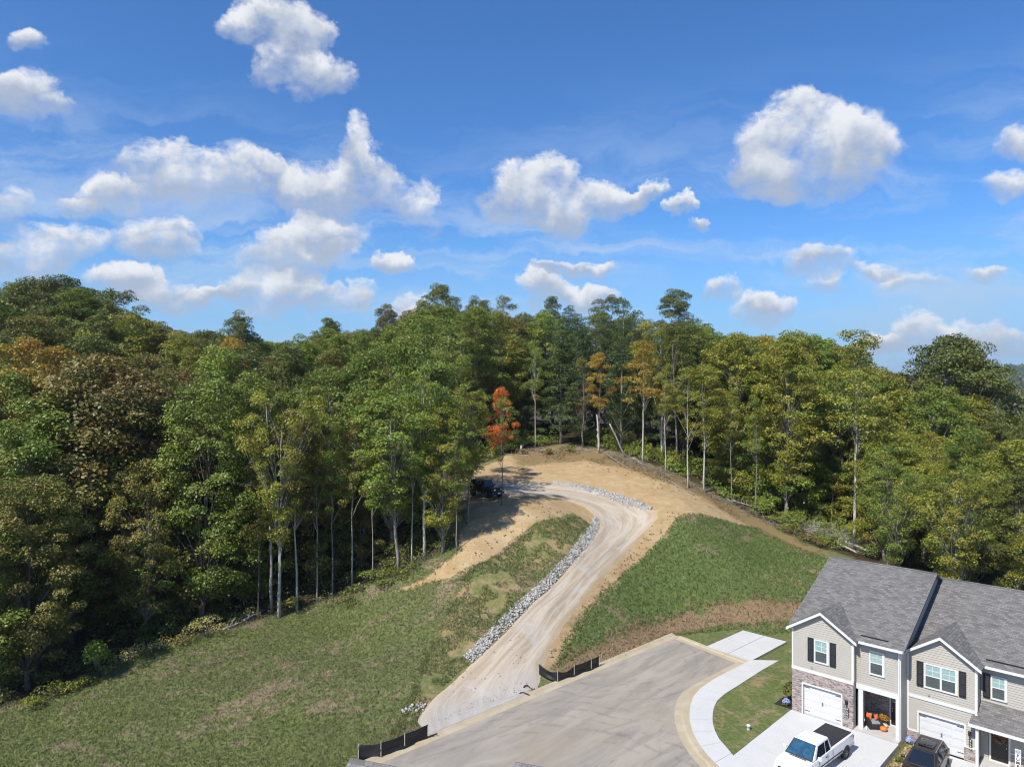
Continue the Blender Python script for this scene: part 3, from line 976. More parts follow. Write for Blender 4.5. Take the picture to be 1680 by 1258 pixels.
def sweep(line, prof, name, mat, parent, seg=3.0, gap=0.02):
    """pieces of kerb or the like: profile (sideways offset, z) swept along the line, cut every seg metres"""
    ln, t = resample(line, max(3, int(np.linalg.norm(np.diff(np.array(line)[:, :2], axis=0), axis=1).sum() / 0.5)))
    n = max(1, int(round(t[-1] / seg)))
    cuts = np.linspace(0, t[-1], n + 1)
    for i in range(n):
        a, b = cuts[i] + gap / 2, cuts[i + 1] - gap / 2
        s = np.linspace(a, b, 7)
        c = np.stack([np.interp(s, t, ln[:, 0]), np.interp(s, t, ln[:, 1])], 1)
        tn = np.gradient(c, axis=0); tn /= np.linalg.norm(tn, axis=1)[:, None]
        nrm = np.stack([-tn[:, 1], tn[:, 0]], 1)
        vs = [(c[j, 0] + nrm[j, 0] * o, c[j, 1] + nrm[j, 1] * o, z) for j in range(7) for (o, z) in prof]
        k = len(prof)
        fs = [(j * k + m, j * k + (m + 1) % k, (j + 1) * k + (m + 1) % k, (j + 1) * k + m) for j in range(6) for m in range(k)]
        fs += [tuple(range(k - 1, -1, -1)), tuple(6 * k + m for m in range(k))]
        MB().add(vs, fs).build(name, mat, parent)


kerb = tag(empty('kerb'), 'tan stained concrete kerb and gutter round the street end', kind='structure')
prof = [(-0.25, -0.12), (-0.25, 0.006), (0.2, 0.022), (0.34, 0.10), (0.6, 0.115), (0.6, -0.12)]
sweep([tuple(KFAR), tuple(KA + KD * 0.55)], prof, 'kerb_segment', M_kerb, kerb)
far_dir = np.array(FARC) - KA
far_n = far_dir / np.linalg.norm(far_dir)
sweep([tuple(KA + far_n * 0.3), tuple(np.array(FARC) + far_n * 0.8)], prof, 'kerb_segment', M_kerb, kerb)
prof3 = [(-0.2, -0.12), (-0.2, 0.006), (0.25, 0.03), (0.42, 0.11), (0.85, 0.125), (0.85, -0.12)]
sweep(K3, prof3, 'kerb_segment', M_kerb, kerb)

pave = tag(empty('pavement'), 'new white concrete pavement curving past the lawn', kind='structure')
SL = [P0(x, y, 0.12)[:2] for x, y in [(1232, 1082), (1200, 1098), (1170, 1114), (1150, 1128), (1138, 1141), (1133, 1155), (1131, 1170), (1132, 1183), (1135, 1196), (1144, 1215), (1160, 1237), (1178, 1255), (1200, 1275)]]
SR = [P0(x, y, 0.12)[:2] for x, y in [(1278, 1083), (1248, 1100), (1214, 1122), (1190, 1137), (1177, 1148), (1171, 1160), (1169, 1172), (1169, 1183), (1172, 1196), (1180, 1212), (1191, 1224), (1203, 1239), (1222, 1258)]]
SLr, SRr = np.array(SL), np.array(SR)
md = (SLr + SRr) / 2
dd = np.r_[0, np.cumsum(np.linalg.norm(np.diff(md, axis=0), axis=1))]
nslab = int(dd[-1] / 1.55)
for i in range(nslab):
    s = np.linspace(dd[-1] * i / nslab + 0.012, dd[-1] * (i + 1) / nslab - 0.012, 4)
    a = [np.array([np.interp(k, dd, SLr[:, 0]), np.interp(k, dd, SLr[:, 1])]) for k in s]
    b = [np.array([np.interp(k, dd, SRr[:, 0]), np.interp(k, dd, SRr[:, 1])]) for k in s]
    MB().slab([(p[0], p[1], 0.13) for p in b] + [(p[0], p[1], 0.13) for p in a[::-1]], 0.22).build('slab', M_conc, pave)

pad = tag(empty('parking_pad'), 'square white concrete pad beyond the street end', kind='structure')
pc = [np.array(P0(x, y, 0.12)[:2]) for x, y in [(1159, 1060), (1219, 1033.5), (1291, 1052), (1233, 1083)]]
for i in range(2):
    for j in range(2):
        bl = lambda s, t: (pc[0] * (1 - s) * (1 - t) + pc[1] * (1 - s) * t + pc[2] * s * t + pc[3] * s * (1 - t))
        e = 0.004
        cs = [bl(i / 2 + e * i, j / 2 + e * j), bl((i + 1) / 2 - e * (1 - i), j / 2 + e * j), bl((i + 1) / 2 - e * (1 - i), (j + 1) / 2 - e * (1 - j)), bl(i / 2 + e * i, (j + 1) / 2 - e * (1 - j))]
        MB().slab([(p[0], p[1], 0.12) for p in cs], 0.22).build('slab', M_conc, pad)

drive = tag(empty('driveway', (*O1, 0), math.atan2(U[1], U[0])), 'white concrete driveway slabs before the end townhouse', kind='structure')
vcut = [-0.02, -3.3, -6.6, -9.9, -13.2, -16]
for k in range(5):
    MB().box(-0.05, 4.02, vcut[k + 1] + 0.015, vcut[k], -0.75, 0.10 - 0.012 * k).build('slab', M_conc, drive)
    MB().box(4.045, 6.85, vcut[k + 1] + 0.015, vcut[k], -0.75, 0.105 - 0.012 * k).build('slab', M_conc, drive)
drive2 = tag(empty('driveway', (*HW(6.8, 1.8), -0.45), math.atan2(U[1], U[0])), 'white concrete driveway under the dark car', kind='structure')
for k, (a, b) in enumerate([(-3.2, -0.02), (-6.4, -3.215), (-9.6, -6.415), (-14, -9.615)]):
    MB().box(0.85, 3.95, a, b, -0.6, 0.06 - 0.01 * k).build('slab', M_conc, drive2)
    MB().box(3.975, 9.5, a, b, -0.6, 0.065 - 0.01 * k).build('slab', M_conc, drive2)

# lawn between pavement and driveway
lawn_poly = [tuple(p) for p in SRr] + [HW(-0.06, -9.8), HW(-0.06, 0.0), HW(-0.1, 6.5)]
lawn_poly = [tuple(p) for p in SRr[:-1]] + [HW(-0.06, -9.0), HW(-0.06, 0.0), HW(0.05, 8.0), P0(1296, 1053)[:2]]
x0, x1 = min(p[0] for p in lawn_poly), max(p[0] for p in lawn_poly)
y0, y1 = min(p[1] for p in lawn_poly), max(p[1] for p in lawn_poly)
from mathutils.geometry import tessellate_polygon
lt = tessellate_polygon([[Vector((x, y, 0)) for x, y in lawn_poly]])
lv = [(x, y, 0.095) for x, y in lawn_poly]
lf = []
for t in lt:
    a_, b_, c_ = (Vector(lv[k]) for k in t)
    lf.append(tuple(t) if (b_ - a_).cross(c_ - a_).z > 0 else tuple(t[::-1]))
mb = MB(); mb.add(lv, lf)
me = mb.mesh('lawn', M_ground)
for nm in ('dirt', 'bank', 'straw', 'scrub', 'forest', 'lush'):
    a = me.attributes.new(nm, 'FLOAT', 'POINT')
    a.data.foreach_set('value', np.full(len(me.vertices), -0.35 if nm == 'bank' else (0.4 if nm == 'lush' else -6), np.float32))
lawn = tag(link(bpy.data.objects.new('lawn', me)), 'small green lawn between pavement and driveway', kind='structure')

# ------------------------------------------------------------------ rip-rap
def stones_mesh(name, line_pts, widths, dens, smin, smax, seed, lift=0.0, mat=None):
    """angular limestone pieces along a band: thousands of them, one heap"""
    rg = np.random.default_rng(seed)
    ln, t = resample(line_pts, 120)
    w = np.interp(np.linspace(0, 1, 120), np.linspace(0, 1, len(widths)), widths)
    n = int(t[-1] * np.mean(widths) * dens)
    k = rg.random(n) * 119
    i = k.astype(int)
    base = ln[i] + (ln[np.minimum(i + 1, 119)] - ln[i]) * (k - i)[:, None]
    tn = np.gradient(ln[:, :2], axis=0); tn /= np.linalg.norm(tn, axis=1)[:, None]
    off = (rg.random(n) - 0.5 + 0.16 * rg.standard_normal(n)) * w[i]
    x = base[:, 0] - tn[i, 1] * off; y = base[:, 1] + tn[i, 0] * off
    z = terr(x, y)
    s = smin + (smax - smin) * rg.random(n) ** 1.8
    # octahedron-ish chunk with 8 faces pushed about
    ov = np.array([(1, 0, 0), (-1, 0, 0), (0, 1, 0), (0, -1, 0), (0, 0, 1), (0, 0, -1), (.6, .6, .5), (-.6, .55, .5), (-.6, -.6, .45), (.6, -.55, .5)], float)
    of = np.array([(4, 0, 6), (4, 6, 2), (4, 2, 7), (4, 7, 1), (4, 1, 8), (4, 8, 3), (4, 3, 9), (4, 9, 0), (5, 6, 0), (5, 2, 6), (5, 7, 2), (5, 1, 7), (5, 8, 1), (5, 3, 8), (5, 9, 3), (5, 0, 9)])
    v = ov[None] * (0.72 + 0.5 * rg.random((n, 10, 1))) * s[:, None, None]
    v[:, :, 2] *= 0.75
    a = rg.random(n) * 6.28; ca, sa = np.cos(a), np.sin(a)
    b = rg.standard_normal(n) * 0.5; cb, sb = np.cos(b), np.sin(b)
    y1 = v[..., 1] * cb[:, None] - v[..., 2] * sb[:, None]; z1 = v[..., 1] * sb[:, None] + v[..., 2] * cb[:, None]
    x1 = v[..., 0] * ca[:, None] - y1 * sa[:, None]; y2 = v[..., 0] * sa[:, None] + y1 * ca[:, None]
    hump = 0.08 * np.clip(1 - (off / (w[i] * 0.6)) ** 2, 0, 1)
    vv = np.stack([x1 + x[:, None], y2 + y[:, None], z1 + (z + hump + lift + 0.25 * s)[:, None]], -1).reshape(-1, 3)
    ff = (of[None] + (np.arange(n) * 10)[:, None, None]).reshape(-1, 3)
    tint = np.repeat(rg.random(n), 16)
    return np_mesh(name, vv, ff, mat or M_stone, {'tint': ('FACE', tint)})


m = bpy.data.materials.new('limestone'); m.use_nodes = True
T = NT(m.node_tree); o_ = T.n('ShaderNodeOutputMaterial'); b_ = T.n('ShaderNodeBsdfPrincipled'); T.lk(b_.outputs[0], o_.inputs[0])
b_.inputs['Roughness'].default_value = 0.9
cc = T.mix(T.attr('tint'), (0.24, 0.232, 0.218), (0.53, 0.515, 0.49))
T.lk(T.mix(T.ramp(T.noise(T.n('ShaderNodeNewGeometry').outputs['Position'], 6, 4, 0.6), 0.5, 0.75, 0, 0.5), cc, (0.46, 0.40, 0.33)), b_.inputs['Base Color'])
M_stone = m

r1 = GL([(768, 1085), (790, 1062), (822, 1030), (860, 993), (900, 955), (940, 915), (965, 885), (978, 862), (978, 850)])
o = link(bpy.data.objects.new('riprap', stones_mesh('riprap', r1, [.85, .95, .85, .85, .95, .95, 0.7], 140, 0.042, 0.135, 3)))
tag(o, 'pale limestone rip-rap lining the lower inner side of the gravel road', 'rip-rap', kind='stuff')
r2 = GL([(908, 793), (935, 796), (965, 803), (995, 812), (1025, 822), (1055, 832), (1068, 836)])
o = link(bpy.data.objects.new('riprap', stones_mesh('riprap', r2, [.6, 1.3, 1.55, 1.55, 1.4, .8], 120, 0.042, 0.145, 4)))
tag(o, 'pale limestone rip-rap above the bend of the gravel road', 'rip-rap', kind='stuff')
r3 = GL([(662, 1172), (680, 1164), (698, 1158)])
o = link(bpy.data.objects.new('riprap', stones_mesh('riprap', r3, [0.7, 1.1, 0.6], 36, 0.06, 0.14, 5)))
tag(o, 'small scatter of pale stones where the gravel meets the lawn', 'rip-rap', kind='stuff')
r4 = GL([(722, 1152), (800, 1085), (842, 1022), (905, 960), (965, 890), (1000, 850)])
o = link(bpy.data.objects.new('gravel', stones_mesh('gravel', r4, [2.5, 4.5, 4.5, 4, 4, 3], 3.0, 0.02, 0.06, 6, 0.10)))
tag(o, 'loose gravel strewn over the track', 'gravel', kind='stuff')
r5 = GL([(866, 1124), (838, 1138), (798, 1154), (758, 1172), (722, 1188)])
o = link(bpy.data.objects.new('gravel', stones_mesh('gravel', r5, [1.0, 1.2, 1.0, .8, .6], 22, 0.02, 0.05, 8, 0.16)))
tag(o, 'loose grey gravel beside the kerb', 'gravel', kind='stuff')

M_clod = pmat('earth_clods', (0.40, 0.28, 0.15), 0.95, col2=(0.24, 0.15, 0.075), vscale=0.7)
for k, (pts, w, d) in enumerate((([(860, 760), (930, 748), (1000, 762), (1070, 788), (1150, 820), (1225, 855)], [5, 6, 6, 5, 3, 2], 3.0), ([(665, 968), (720, 940), (790, 905), (850, 865), (930, 838)], [1.5, 2.5, 3, 2.5, 2], 3.0),
                               ([(905, 1085), (935, 1035), (980, 975), (1040, 915), (1085, 868), (1110, 842)], [.9, 1.0, 1.0, 1.0, 1.6, 2], 9.0), ([(985, 1085), (1060, 1042), (1150, 1010), (1300, 1000)], [2, 2.5, 2.5, 3], 4.0))):
    o = link(bpy.data.objects.new('clods', stones_mesh('clods', GL(pts), w, d, 0.03, 0.11, 50 + k, 0.0, M_clod)))
    tag(o, ['earth clods and stones over the upper clearing', 'earth clods along the tan strip left of the track', 'earth clods on the right shoulder of the track', 'earth clods on the brown bank above the street end'][k], 'clods', kind='stuff')
# ------------------------------------------------------------------ townhouses
ANG = math.atan2(U[1], U[0])
LAP = 0.15


def siding(mb, x0, x1, z0, z1, y, top=None, axis='x', sgn=-1):
    """lapped boards on the plane y (facing sgn*y) or, with axis 'y', on the plane x=y; top(z) -> (x0, x1) narrows the boards in a gable"""
    z = z0
    while z < z1 - 1e-4:
        zt = min(z + LAP, z1)
        a0, b0 = (x0, x1); a1, b1 = (x0, x1)
        if top:
            a0, b0 = top(z); a1, b1 = top(zt)
            a0, b0, a1, b1 = max(a0, x0), min(b0, x1), max(a1, x0), min(b1, x1)
            if b0 - a0 < 0.02: break
            if b1 < a1: a1 = b1 = (a1 + b1) / 2
        d, e = sgn * 0.004, -sgn * 0.028          # the foot of each board stands proud of the head of the one below
        if axis == 'x':
            P = [(a0, y + d, z), (b0, y + d, z), (b1, y + e, zt), (a1, y + e, zt)]
            Q = [(a0, y + e, z), (b0, y + e, z), (b0, y + d, z), (a0, y + d, z)]
        else:
            P = [(y + d, a0, z), (y + d, b0, z), (y + e, b1, zt), (y + e, a1, zt)]
            Q = [(y + e, a0, z), (y + e, b0, z), (y + d, b0, z), (y + d, a0, z)]
        mb.quad(*P); mb.quad(*Q)
        z = zt
    return mb


def each(root, name, mat, *boxes):
    """one part per box"""
    for b in boxes: MB().box(*b).build(name, mat, root)


def window(root, x0, x1, z0, z1, y, n=1, dark=False):
    """white double-hung window on the wall plane y facing -y: frame, upper pane with muntins, lower pane"""
    w = (x1 - x0) / n
    fr = MB()
    f = 0.075
    fr.box(x0 - f, x1 + f, y - 0.06, y + 0.02, z1, z1 + f)
    fr.box(x0 - f, x1 + f, y - 0.075, y + 0.02, z0 - f - 0.02, z0)
    for i in range(n + 1):
        xx = x0 + i * w
        e = f if i in (0, n) else 0.055
        fr.box(xx - (f if i == 0 else e), xx + (f if i == n else (0.0 if i == 0 else e)), y - 0.06, y + 0.02, z0, z1)
    win = fr.build('window', M_white, root)
    zm = (z0 + z1) / 2
    for i in range(n):
        a, b = x0 + i * w + (0.06 if i else 0), x0 + (i + 1) * w - (0.06 if i < n - 1 else 0)
        MB().box(a, b, y - 0.022, y + 0.01, zm + 0.025, z1).build('upper_pane', M_pane_dark if dark else M_pane_top, win)
        MB().box(a, b, y - 0.034, y + 0.01, z0, zm - 0.025).build('lower_pane', M_pane_low, win)
        MB().box(a, b, y - 0.052, y + 0.01, zm - 0.025, zm + 0.025).build('sash_rail', M_white, win)
        mu = MB()
        c = (a + b) / 2
        mu.box(c - 0.012, c + 0.012, y - 0.034, y, zm + 0.025, z1)
        zc = (zm + z1) / 2
        mu.box(a, c - 0.012, y - 0.033, y, zc - 0.012, zc + 0.012).box(c + 0.012, b, y - 0.033, y, zc - 0.012, zc + 0.012)
        mu.build('muntin', M_white, win)
    return win


def shutter(root, x0, x1, z0, z1, y):
    m = MB().box(x0, x1, y - 0.03, y + 0.01, z0, z1)
    m.box(x0, x0 + 0.05, y - 0.05, y - 0.03, z0, z1).box(x1 - 0.05, x1, y - 0.05, y - 0.03, z0, z1)
    for z in (z0, (z0 + z1) / 2 - 0.03, z1 - 0.06): m.box(x0 + 0.05, x1 - 0.05, y - 0.049, y - 0.03, z, z + 0.06)
    k = z0 + 0.1
    while k < z1 - 0.1:
        m.quad((x0 + 0.05, y - 0.045, k), (x1 - 0.05, y - 0.045, k), (x1 - 0.05, y - 0.031, k + 0.05), (x0 + 0.05, y - 0.031, k + 0.05)); k += 0.06
    return m.build('shutter', M_shutter, root)


def garage_door(root, x0, x1, z0, z1, y):
    g = MB().box(x0, x1, y, y + 0.05, z0, z1).build('garage_door', M_garage, root)
    n = 4; h = (z1 - z0) / n; cw = (x1 - x0) / 4
    for i in range(n):
        m = MB().box(x0 + 0.005, x1 - 0.005, y - 0.022, y - 0.001, z0 + i * h + 0.008, z0 + (i + 1) * h - 0.008)
        for k in range(4):
            for zz in (0.08,):
                m.box(x0 + k * cw + 0.08, x0 + (k + 1) * cw - 0.08, y - 0.034, y - 0.022, z0 + i * h + 0.09, z0 + (i + 1) * h - 0.09)
        m.build('panel', M_garage, g)
    for sx in (x0 + 0.04, x1 - 0.40):
        for zz in (z0 + h * 0.55, z1 - h * 0.45):
            MB().box(sx, sx + 0.36, y - 0.05, y - 0.034, zz, zz + 0.035).build('hinge', M_black, g)
    c = (x0 + x1) / 2
    MB().box(c - 0.045, c + 0.045, y - 0.06, y - 0.034, z0 + h * 1.75, z0 + h * 2.2).build('handle', pmat('handle_grey', (0.16, 0.16, 0.16), 0.5), g)
    return g


def wall_light(root, x, z, y):
    m = MB().box(x - 0.06, x + 0.06, y - 0.03, y, z - 0.12, z + 0.12)
    m.lathe([(0.02, 0.22), (0.1, 0.17), (0.085, 0.14), (0.075, -0.08), (0.05, -0.12), (0.0, -0.13)], 8, (x, y - 0.13, z))
    m.box(x - 0.015, x + 0.015, y - 0.13, y - 0.03, z + 0.1, z + 0.13)
    L = m.build('wall_light', M_black, root)
    MB().lathe([(0.06, 0.12), (0.062, -0.06)], 8, (x, y - 0.13, z)).build('glass', M_pane_dark, L)
    return L


def number_plaque(root, x, z0, z1, y):
    p = MB().box(x - 0.09, x + 0.09, y - 0.035, y, z0, z1).build('number_plaque', M_black, root)
    n = 4
    for i in range(n):
        zc = z0 + (i + 0.5) * (z1 - z0) / n
        m = MB()
        m.box(x - 0.035, x - 0.015, y - 0.043, y - 0.035, zc - 0.06, zc + 0.06).box(x + 0.015, x + 0.035, y - 0.043, y - 0.035, zc - 0.06, zc + 0.06 * (1 if i % 2 else 0.1))
        m.box(x - 0.015, x + 0.015, y - 0.043, y - 0.035, zc + 0.04, zc + 0.06).box(x - 0.015, x + 0.015, y - 0.043, y - 0.035, zc - 0.01, zc + 0.01)
        m.build('digit', M_white, p)
    return p


def entry_door(root, x0, x1, z0, z1, y, knob_left=True):
    d = MB().box(x0, x1, y - 0.02, y + 0.04, z0, z1).build('door', M_door, root)
    m = MB()
    for a, b in ((x0 + 0.1, (x0 + x1) / 2 - 0.05), ((x0 + x1) / 2 + 0.05, x1 - 0.1)):
        m.box(a, b, y - 0.034, y - 0.02, z0 + 0.15, z0 + 0.75).box(a, b, y - 0.034, y - 0.02, z0 + 0.9, z1 - 0.55)
    m.build('door_panel', M_door, d)
    g = MB()
    w = (x1 - x0 - 0.24) / 3
    f = MB().box(x0 + 0.1, x1 - 0.1, y - 0.04, y - 0.02, z1 - 0.47, z1 - 0.43).box(x0 + 0.1, x1 - 0.1, y - 0.04, y - 0.02, z1 - 0.14, z1 - 0.1)
    for i in range(4):
        xx = x0 + 0.1 + i * (x1 - x0 - 0.23) / 3
        f.box(xx, xx + 0.03, y - 0.04, y - 0.02, z1 - 0.43, z1 - 0.14)
    f.build('light_frame', M_white, d)
    MB().box(x0 + 0.13, x1 - 0.13, y - 0.026, y - 0.02, z1 - 0.43, z1 - 0.14).build('door_light', M_pane_dark, d)
    kx = x0 + 0.09 if knob_left else x1 - 0.09
    MB().lathe([(0.0, 0.05), (0.03, 0.04), (0.035, 0.0), (0.03, -0.04), (0, -0.05)], 8, (kx, y - 0.06, z0 + 0.95)).build('handle', M_metal, d)
    MB().lathe([(0.0, 0.03), (0.025, 0.02), (0.025, -0.02), (0, -0.03)], 8, (kx, y - 0.045, z0 + 1.12)).build('lock', M_metal, d)
    fr = MB().box(x0 - 0.1, x0, y - 0.035, y + 0.02, z0, z1 + 0.1).box(x1, x1 + 0.1, y - 0.035, y + 0.02, z0, z1 + 0.1).box(x0, x1, y - 0.035, y + 0.02, z1, z1 + 0.1)
    fr.box(x0 - 0.1, x1 + 0.1, y - 0.1, y + 0.02, z0 - 0.06, z0)
    fr.build('door_frame', M_white, root)
    return d


def roof_plane(mb, pts, t=0.10):
    return mb.slab(pts, t)


def townhouse(name, label, loc, w, bay, rec, ridge_z, win_n, porch, right_open=False):
    """w width, bay width of the projecting garage bay, rec setback of the entry half, porch 'recess' or 'shed'"""
    root = tag(empty(name, loc, ANG), label, 'house', 'townhouses on the corner')
    EZ = 5.95 if porch == 'recess' else 5.9      # eave
    D = 15.4
    zb = 3.04
    yb = 7.9
    sl = (ridge_z - EZ) / (yb - (rec - 0.35))
    ye = rec - 0.35
    # ---- walls
    gx_, gz = bay / 2, EZ + 1.40
    front = lambda z: (0.05, bay - 0.05) if z < EZ - 0.05 else (gx_ - (gz - 0.05 - z) / 0.64, gx_ + (gz - 0.05 - z) / 0.64)
    g0, g1, gh = gx_ - 1.26, gx_ + 1.26, 2.16
    if porch == 'recess':
        wl = siding(MB(), 0.05, bay - 0.05, zb + 0.2, gz, 0.0, front).build('front_siding', M_siding, root)
        b = MB().box(0, g0, 0, 0.22, 0, zb).box(g1, bay, 0, 0.22, 0, zb).box(g0, g1, 0, 0.22, gh, zb)
        b.build('brick_front', M_brick, root)
    else:
        s = MB()
        siding(s, 0.05, bay - 0.05, zb + 0.2, gz, 0.0, front)
        siding(s, 0.05, g0 - 0.06, 0.92, zb, 0.0); siding(s, g1 + 0.06, bay - 0.05, 0.92, zb, 0.0)
        siding(s, g0 - 0.06, g1 + 0.06, gh + 0.09, zb, 0.0)
        s.build('front_siding', M_siding, root)
        each(root, 'brick_base', M_brick, (0, g0, -0.05, 0.1, 0, 0.86), (g1, bay, -0.05, 0.1, 0, 0.86))
        each(root, 'ledge', M_white, (0.06, g0 - 0.08, -0.075, 0.02, 0.86, 0.92), (g1 + 0.08, bay - 0.06, -0.075, 0.02, 0.86, 0.92))
    gj = MB().box(g0 - 0.1, g0, -0.03, 0.16, 0, gh + 0.1).box(g1, g1 + 0.1, -0.03, 0.16, 0, gh + 0.1).box(g0, g1, -0.03, 0.16, gh, gh + 0.1)
    gj.build('garage_frame', M_white, root)
    garage_door(root, g0, g1, 0.02, gh, 0.17)
    MB().box(-0.02, bay + 0.02, -0.035, 0.03, zb, zb + 0.2).build('band', M_white, root)
    # corner boards
    each(root, 'corner_board', M_white, (0, 0.11, -0.036, 0.001, zb + 0.2, EZ - 0.02), (bay - 0.11, bay + 0.035, -0.036, 0.11, zb + 0.2, EZ - 0.02))
    if porch != 'recess': each(root, 'corner_board', M_white, (0, 0.11, -0.036, 0.001, 0.92, zb), (bay - 0.11, bay + 0.035, -0.037, 0.11, 0.0, zb))
    # recessed half, upper floor
    s = MB(); siding(s, bay, w - 0.1, zb - 0.12 if porch == 'recess' else 2.0, EZ, rec)
    s.build('entry_siding', M_siding, root)
    # sides
    def side_top(y):
        return EZ - 0.1 + (y - ye) * sl if y <= yb else EZ - 0.1 + (2 * yb - ye - y) * sl
    sd = MB()
    for x, sg, y0 in ((0.0, -1, 0.0), (w, 1, rec)):
        z = -0.6
        while z < ridge_z - 0.2:
            zt = z + LAP
            if z < EZ - 0.1: a, e = y0, D
            else:
                a = ye + (z - EZ + 0.1) / sl; e = 2 * yb - a
                a = max(a, y0)
            if e - a < 0.05: break
            dd_ = 0.03 * sg
            sd.quad((x + dd_, a, z), (x + dd_, e, z), (x, e, zt), (x, a, zt)); sd.quad((x, a, z), (x, e, z), (x + dd_, e, z), (x + dd_, a, z))
            z = zt
    siding(sd, 0.0, w, -0.6, EZ, D, None, 'x', 1)
    siding(sd, 0.22 if porch == 'recess' else 0.0, rec, 0.0, EZ, bay, None, 'y', 1)
    sd.build('side_siding', M_siding, root)
    MB().box(w - 0.12, w + 0.03, rec - 0.03, rec + 0.12, 2.7 if porch == 'recess' else 0, EZ - 0.02).build('corner_board', M_white, root)
    # ---- roofs
    ov = 0.28
    xr = w + (ov if not right_open else 0)
    m = MB()
    f0 = EZ + 0.06
    roof_plane(m, [(-ov, ye, f0), (xr, ye, f0), (xr, yb, ridge_z), (-ov, yb, ridge_z)])
    roof_plane(m, [(xr, 2 * yb - ye, f0), (-ov, 2 * yb - ye, f0), (-ov, yb, ridge_z), (xr, yb, ridge_z)])
    rf_ = m.build('roof', M_roof, root)
    MB().tube([(-ov, yb, ridge_z + 0.0), (xr, yb, ridge_z + 0.0)], 0.07, 6).build('ridge_cap', M_roof, rf_)
    # ridge vent / snow line seen as a dark slit near the eave
    MB().box(bay + 0.25, w - 0.75, ye + 0.45, ye + 0.52, f0 + 0.42 * sl + 0.02, f0 + 0.52 * sl + 0.045).build('roof_vent', M_black, rf_)
    # cross gable over the bay
    zr = gz + 0.1
    kk = (zr - f0 + 0.05) / (gx_ + ov)
    yv = ye + (zr - f0) / sl
    m = MB()
    yf = -0.30
    ze = zr - kk * (gx_ + ov)
    yl = ye + max(0, (ze - f0) / sl) - 0.02
    roof_plane(m, [(-ov - 0.005, yf, ze), (gx_, yf, zr), (gx_, yv, zr), (-ov - 0.005, max(yl, yf + 0.02), ze)][::-1], 0.09)
    roof_plane(m, [(gx_, yf, zr), (bay + ov, yf, ze), (bay + ov, max(yl, yf + 0.02), ze), (gx_, yv, zr)][::-1], 0.09)
    xg = m.build('cross_gable_roof', M_roof_x, root)
    # rake boards and fascias, white
    t = MB()
    def rake(xa, za, xb, zb_, y, h=0.19, th=0.03):
        t.prism([(xa, y, za), (xb, y, zb_), (xb, y, zb_ - h), (xa, y, za - h)], (0, -th, 0))
    rake(-ov - 0.02, ze - 0.02, gx_, zr + 0.0, yf - 0.003); rake(gx_, zr + 0.0, bay + ov + 0.02, ze - 0.02, yf - 0.003)
    t.box(-ov, xr, ye - 0.09, ye - 0.003, f0 - 0.17, f0 - 0.0) if False else t.box(bay + ov + 0.02, xr, ye - 0.10, ye - 0.003, f0 - 0.15, f0 - 0.01)
    # rakes of the main roof end in a grey drip edge
    rk = MB()
    for xx in ((-ov, ) if right_open else (-ov, xr)):
        sg = -1 if xx < 0 else 1
        rk.prism([(xx + sg * 0.003, ye, f0), (xx + sg * 0.003, yb, ridge_z), (xx + sg * 0.003, yb, ridge_z - 0.19), (xx + sg * 0.003, ye, f0 - 0.19)], (sg * 0.03, 0, 0))
    rk.build('drip_edge', pmat('drip_edge_grey', (0.17, 0.168, 0.165), 0.6), root)
    t.box(-ov - 0.025, -ov + 0.1, yf, ye + 0.1, ze - 0.2, ze - 0.1)
    t.build('fascia', M_white, root)
    so = MB()
    so.quad((-ov, yf, ze - 0.14), (gx_, yf, zr - 0.14), (gx_, 0.0, zr - 0.14), (-ov, 0.0, ze - 0.14))
    so.quad((gx_, yf, zr - 0.14), (bay + ov, yf, ze - 0.14), (bay + ov, 0.0, ze - 0.14), (gx_, 0.0, zr - 0.14))
    so.quad((bay, ye, f0 - 0.15), (xr, ye, f0 - 0.15), (xr, rec, f0 - 0.15), (bay, rec, f0 - 0.15))
    so.build('soffit', M_soffit, root)
    gt = MB().box(bay + ov + 0.03, xr - 0.02, ye - 0.2, ye - 0.105, f0 - 0.12, f0 + 0.0)
    gt.build('gutter', M_white, root)
    dn = MB().box(w - 0.1 if not right_open else w - 0.1, w - 0.02, rec - 0.12, rec - 0.035, 0.0, EZ - 0.05)
    dn.build('downpipe', M_white, root)
    # ---- windows
    if win_n == 1:
        window(root, gx_ - 0.41, gx_ + 0.41, zb + 0.95, zb + 2.35, 0.0)
        shutter(root, gx_ - 0.94, gx_ - 0.55, zb + 0.85, zb + 2.45, -0.02); shutter(root, gx_ + 0.55, gx_ + 0.94, zb + 0.85, zb + 2.45, -0.02)
        window(root, bay + 0.92, bay + 1.70, zb + 0.95, zb + 2.35, rec)
    else:
        window(root, gx_ - 0.86, gx_ + 0.86, zb + 0.95, zb + 2.35, 0.0, 2)
        shutter(root, gx_ - 1.38, gx_ - 1.0, zb + 0.85, zb + 2.45, -0.02); shutter(root, gx_ + 1.0, gx_ + 1.38, zb + 0.85, zb + 2.45, -0.02)
        window(root, bay + 0.62, bay + 1.32, zb + 0.95, zb + 2.25, rec)
        shutter(root, bay + 0.13, bay + 0.5, zb + 0.85, zb + 2.35, rec - 0.02)
        window(root, bay + 3.3, bay + 4.1, zb + 0.95, zb + 2.25, rec, 1, True)
    vent = MB().lathe([(0.0, 0.0), (0.07, 0.0), (0.075, 0.06)], 10, (0, 0, 0))
    MB().box(gx_ - 0.73, gx_ - 0.63, -0.05, -0.01, zb + 0.35, zb + 0.45).build('wall_vent', pmat('vent_grey', (0.3, 0.28, 0.26), 0.6), root)
    # ---- lower entry
    lx = (g1 + bay) / 2 - 0.02
    wall_light(root, lx, 1.75, -0.0 if porch == 'recess' else -0.02)
